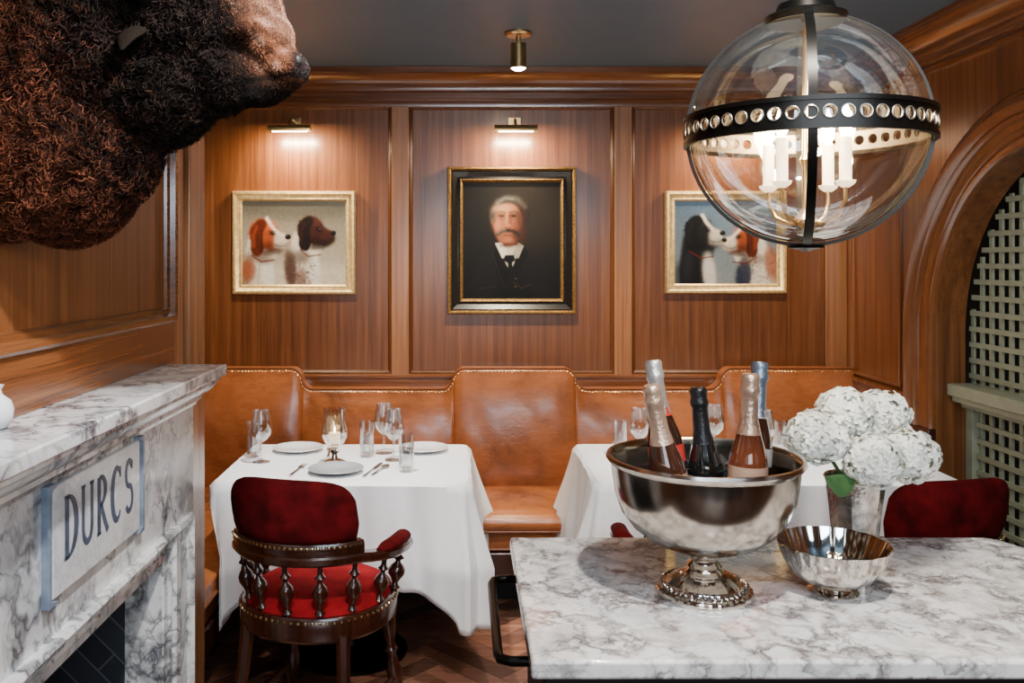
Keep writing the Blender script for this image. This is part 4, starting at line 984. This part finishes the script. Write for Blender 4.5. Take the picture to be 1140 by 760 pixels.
def hydrangea(label, c, r_, seed):
    rng = random.Random(seed); t = thing('hydrangea_bloom', label, 'flower', (VX+(c[0]-VX)*.2, VY+(c[1]-VY)*.2, HZ+.06), 0, 'white hydrangea blooms')
    c = Vector(c); pt = MB(); n_ = 170
    for k in range(n_):
        zz = 1-2*(k+.5)/n_; a = k*2.39996; d = Vector((math.sqrt(1-zz*zz)*math.cos(a), math.sqrt(1-zz*zz)*math.sin(a), zz))
        p = c+Vector((d.x*r_, d.y*r_, d.z*r_*.86))*rng.uniform(.86, 1.08); q = Vector((0,0,1)).rotation_difference((d+Vector((rng.uniform(-.45,.45), rng.uniform(-.45,.45), rng.uniform(-.45,.45)))).normalized())
        q2 = q.to_matrix() @ Matrix.Rotation(rng.uniform(0, 6.28), 3, 'Z'); s_ = rng.uniform(.009, .013)
        for m_ in range(4):
            rz = q2 @ Matrix.Rotation(PI/2*m_, 3, 'Z')
            L_ = [(0,0,0), (s_*.5,-s_*.48,.0028), (s_*1.05,-s_*.36,.001), (s_*1.2,0,-.001), (s_*1.05,s_*.36,.001), (s_*.5,s_*.48,.0028), (s_*.6,0,.0005)]
            pt.add([p+rz @ Vector(v) for v in L_], [(0,1,6),(1,2,6),(2,3,6),(3,4,6),(4,5,6),(5,0,6)])
    pt.ball(c, (r_*.80, r_*.80, r_*.68), 16)
    pt.build('petals', 'petal', t, world=True)
    MB().tube([t.location, (VX+(c.x-VX)*.3, VY+(c.y-VY)*.3, HZ+.17), c], .004, 8).build('stem', 'leafm', t, world=True)
for i, (px, pz, yy, rr, lb_) in enumerate(((.735,1.185,1.86,.060,'white hydrangea bloom at the left of the bouquet'), (.822,1.222,1.93,.058,'topmost white hydrangea bloom in the centre of the bouquet'),
    (.925,1.145,1.87,.060,'white hydrangea bloom at the right of the bouquet'), (.832,1.145,1.82,.056,'front white hydrangea bloom above the vase rim'), (.915,1.215,1.96,.055,'rear white hydrangea bloom at upper right of the bouquet'))):
    hydrangea(lb_, (px, yy, pz), rr, i)
def leaf(label, P0, P1, w_):
    P0, P1 = Vector(P0), Vector(P1); d = P1-P0; sd = d.cross(Vector((0,-1,.3))).normalized(); mb = MB(); rings = []
    for i in range(9):
        f = i/8; c = P0+d*f+Vector((0,0,-.012*math.sin(PI*f))); ww = w_*math.sin(PI*min(1, f*.96+.03))**.8*(1-.25*f)
        rings.append([c-sd*ww, c-sd*ww*.5+Vector((0,-.002,.003)), c, c+sd*ww*.5+Vector((0,-.002,.003)), c+sd*ww])
    mb.loops(rings, closed_ring=False, cap=False); tag(mb.build('leaf', 'leafm'), label, 'leaf')
leaf('green leaf below the left hydrangea bloom', (.80,1.83,1.10), (.725,1.80,1.115), .026)

# ------------------------------------------------------------------ lights
def spot(name, loc, tgt, e, size=70, blend=.6, col=(1,.82,.6), soft=.06):
    l = bpy.data.lights.new(name, 'SPOT'); l.energy = e; l.spot_size = R(size); l.spot_blend = blend; l.color = col; l.shadow_soft_size = soft
    o = bpy.data.objects.new(name, l); COL.objects.link(o); o.location = loc
    o.rotation_euler = (Vector(tgt)-Vector(loc)).to_track_quat('-Z', 'Y').to_euler()
def area(name, loc, tgt, e, sx, sy, col=(1,.9,.78)):
    l = bpy.data.lights.new(name, 'AREA'); l.shape = 'RECTANGLE'; l.size = sx; l.size_y = sy; l.energy = e; l.color = col
    o = bpy.data.objects.new(name, l); COL.objects.link(o); o.location = loc
    o.rotation_euler = (Vector(tgt)-Vector(loc)).to_track_quat('-Z', 'Y').to_euler()
WARM = (1,.84,.62)
spot('spot_left_table', (-.35,3.15,2.46), (-.42,3.55,.75), 220, 48, .7, (1,.96,.90), .03)
spot('spot_right_table', (1.0,3.15,2.46), (1.1,3.6,.75), 220, 52, .7, (1,.96,.90), .03)
spot('spot_centre', (.235,3.78,2.335), (.25,4.5,1.1), 105, 76, .9, WARM, .02)
spot('spot_wall_left', (-.75,3.6,2.46), (-.80,4.55,1.45), 80, 68, 1.0, WARM)
spot('spot_wall_right', (1.3,3.6,2.46), (1.35,4.55,1.45), 80, 68, 1.0, WARM)
spot('spot_counter', (.45,.9,2.46), (.65,1.75,.92), 165, 64, .8, (1,.97,.94), .03)
spot('spot_fireplace', (-.15,1.3,2.46), (-.8,2.1,1.1), 160, 66, .8, (.97,.98,1), .03)
spot('spot_bison', (-.1,.9,2.46), (-.75,1.75,1.9), 46, 60, .8, (1,.86,.70), .03)
spot('spot_floor', (.25,2.3,2.46), (.1,3.55,0), 120, 44, .8, (1,.92,.84), .04)
area('rear_fill', (.2,-2.6,1.7), (.2,3,1.3), 42, 1.8, 1.0, (.90,.95,1))  # added fill light behind the camera; no window stands there
area('ceiling_fill', (.5,.2,2.0), (.3,3.6,2.51), 30, 1.4, .3, (.66,.82,1))  # added fill aimed up to brighten the ceiling, not a fixture
spot('spot_arch', (1.3,2.2,2.3), (2.1,3.2,1.0), 34, 60, .8, (1,1,.92))
spot('spot_nook', (2.32,2.7,2.3), (2.3,3.2,1.0), 8, 110, .8, (.95,1,.8))
wd_ = bpy.data.worlds.new('world'); scn.world = wd_; wd_.use_nodes = True
wd_.node_tree.nodes['Background'].inputs[0].default_value = (1,.85,.7,1); wd_.node_tree.nodes['Background'].inputs[1].default_value = .12

# ------------------------------------------------------------------ camera
cam = bpy.data.cameras.new('camera'); co = bpy.data.objects.new('camera', cam); COL.objects.link(co)
co.location = (0,0,EYE); co.rotation_euler = (R(90),0,0)
cam.sensor_width = 36; cam.lens = 1000/1140*36; cam.shift_x = 55/1140; cam.shift_y = -90/1140; cam.clip_start = .05
scn.camera = co
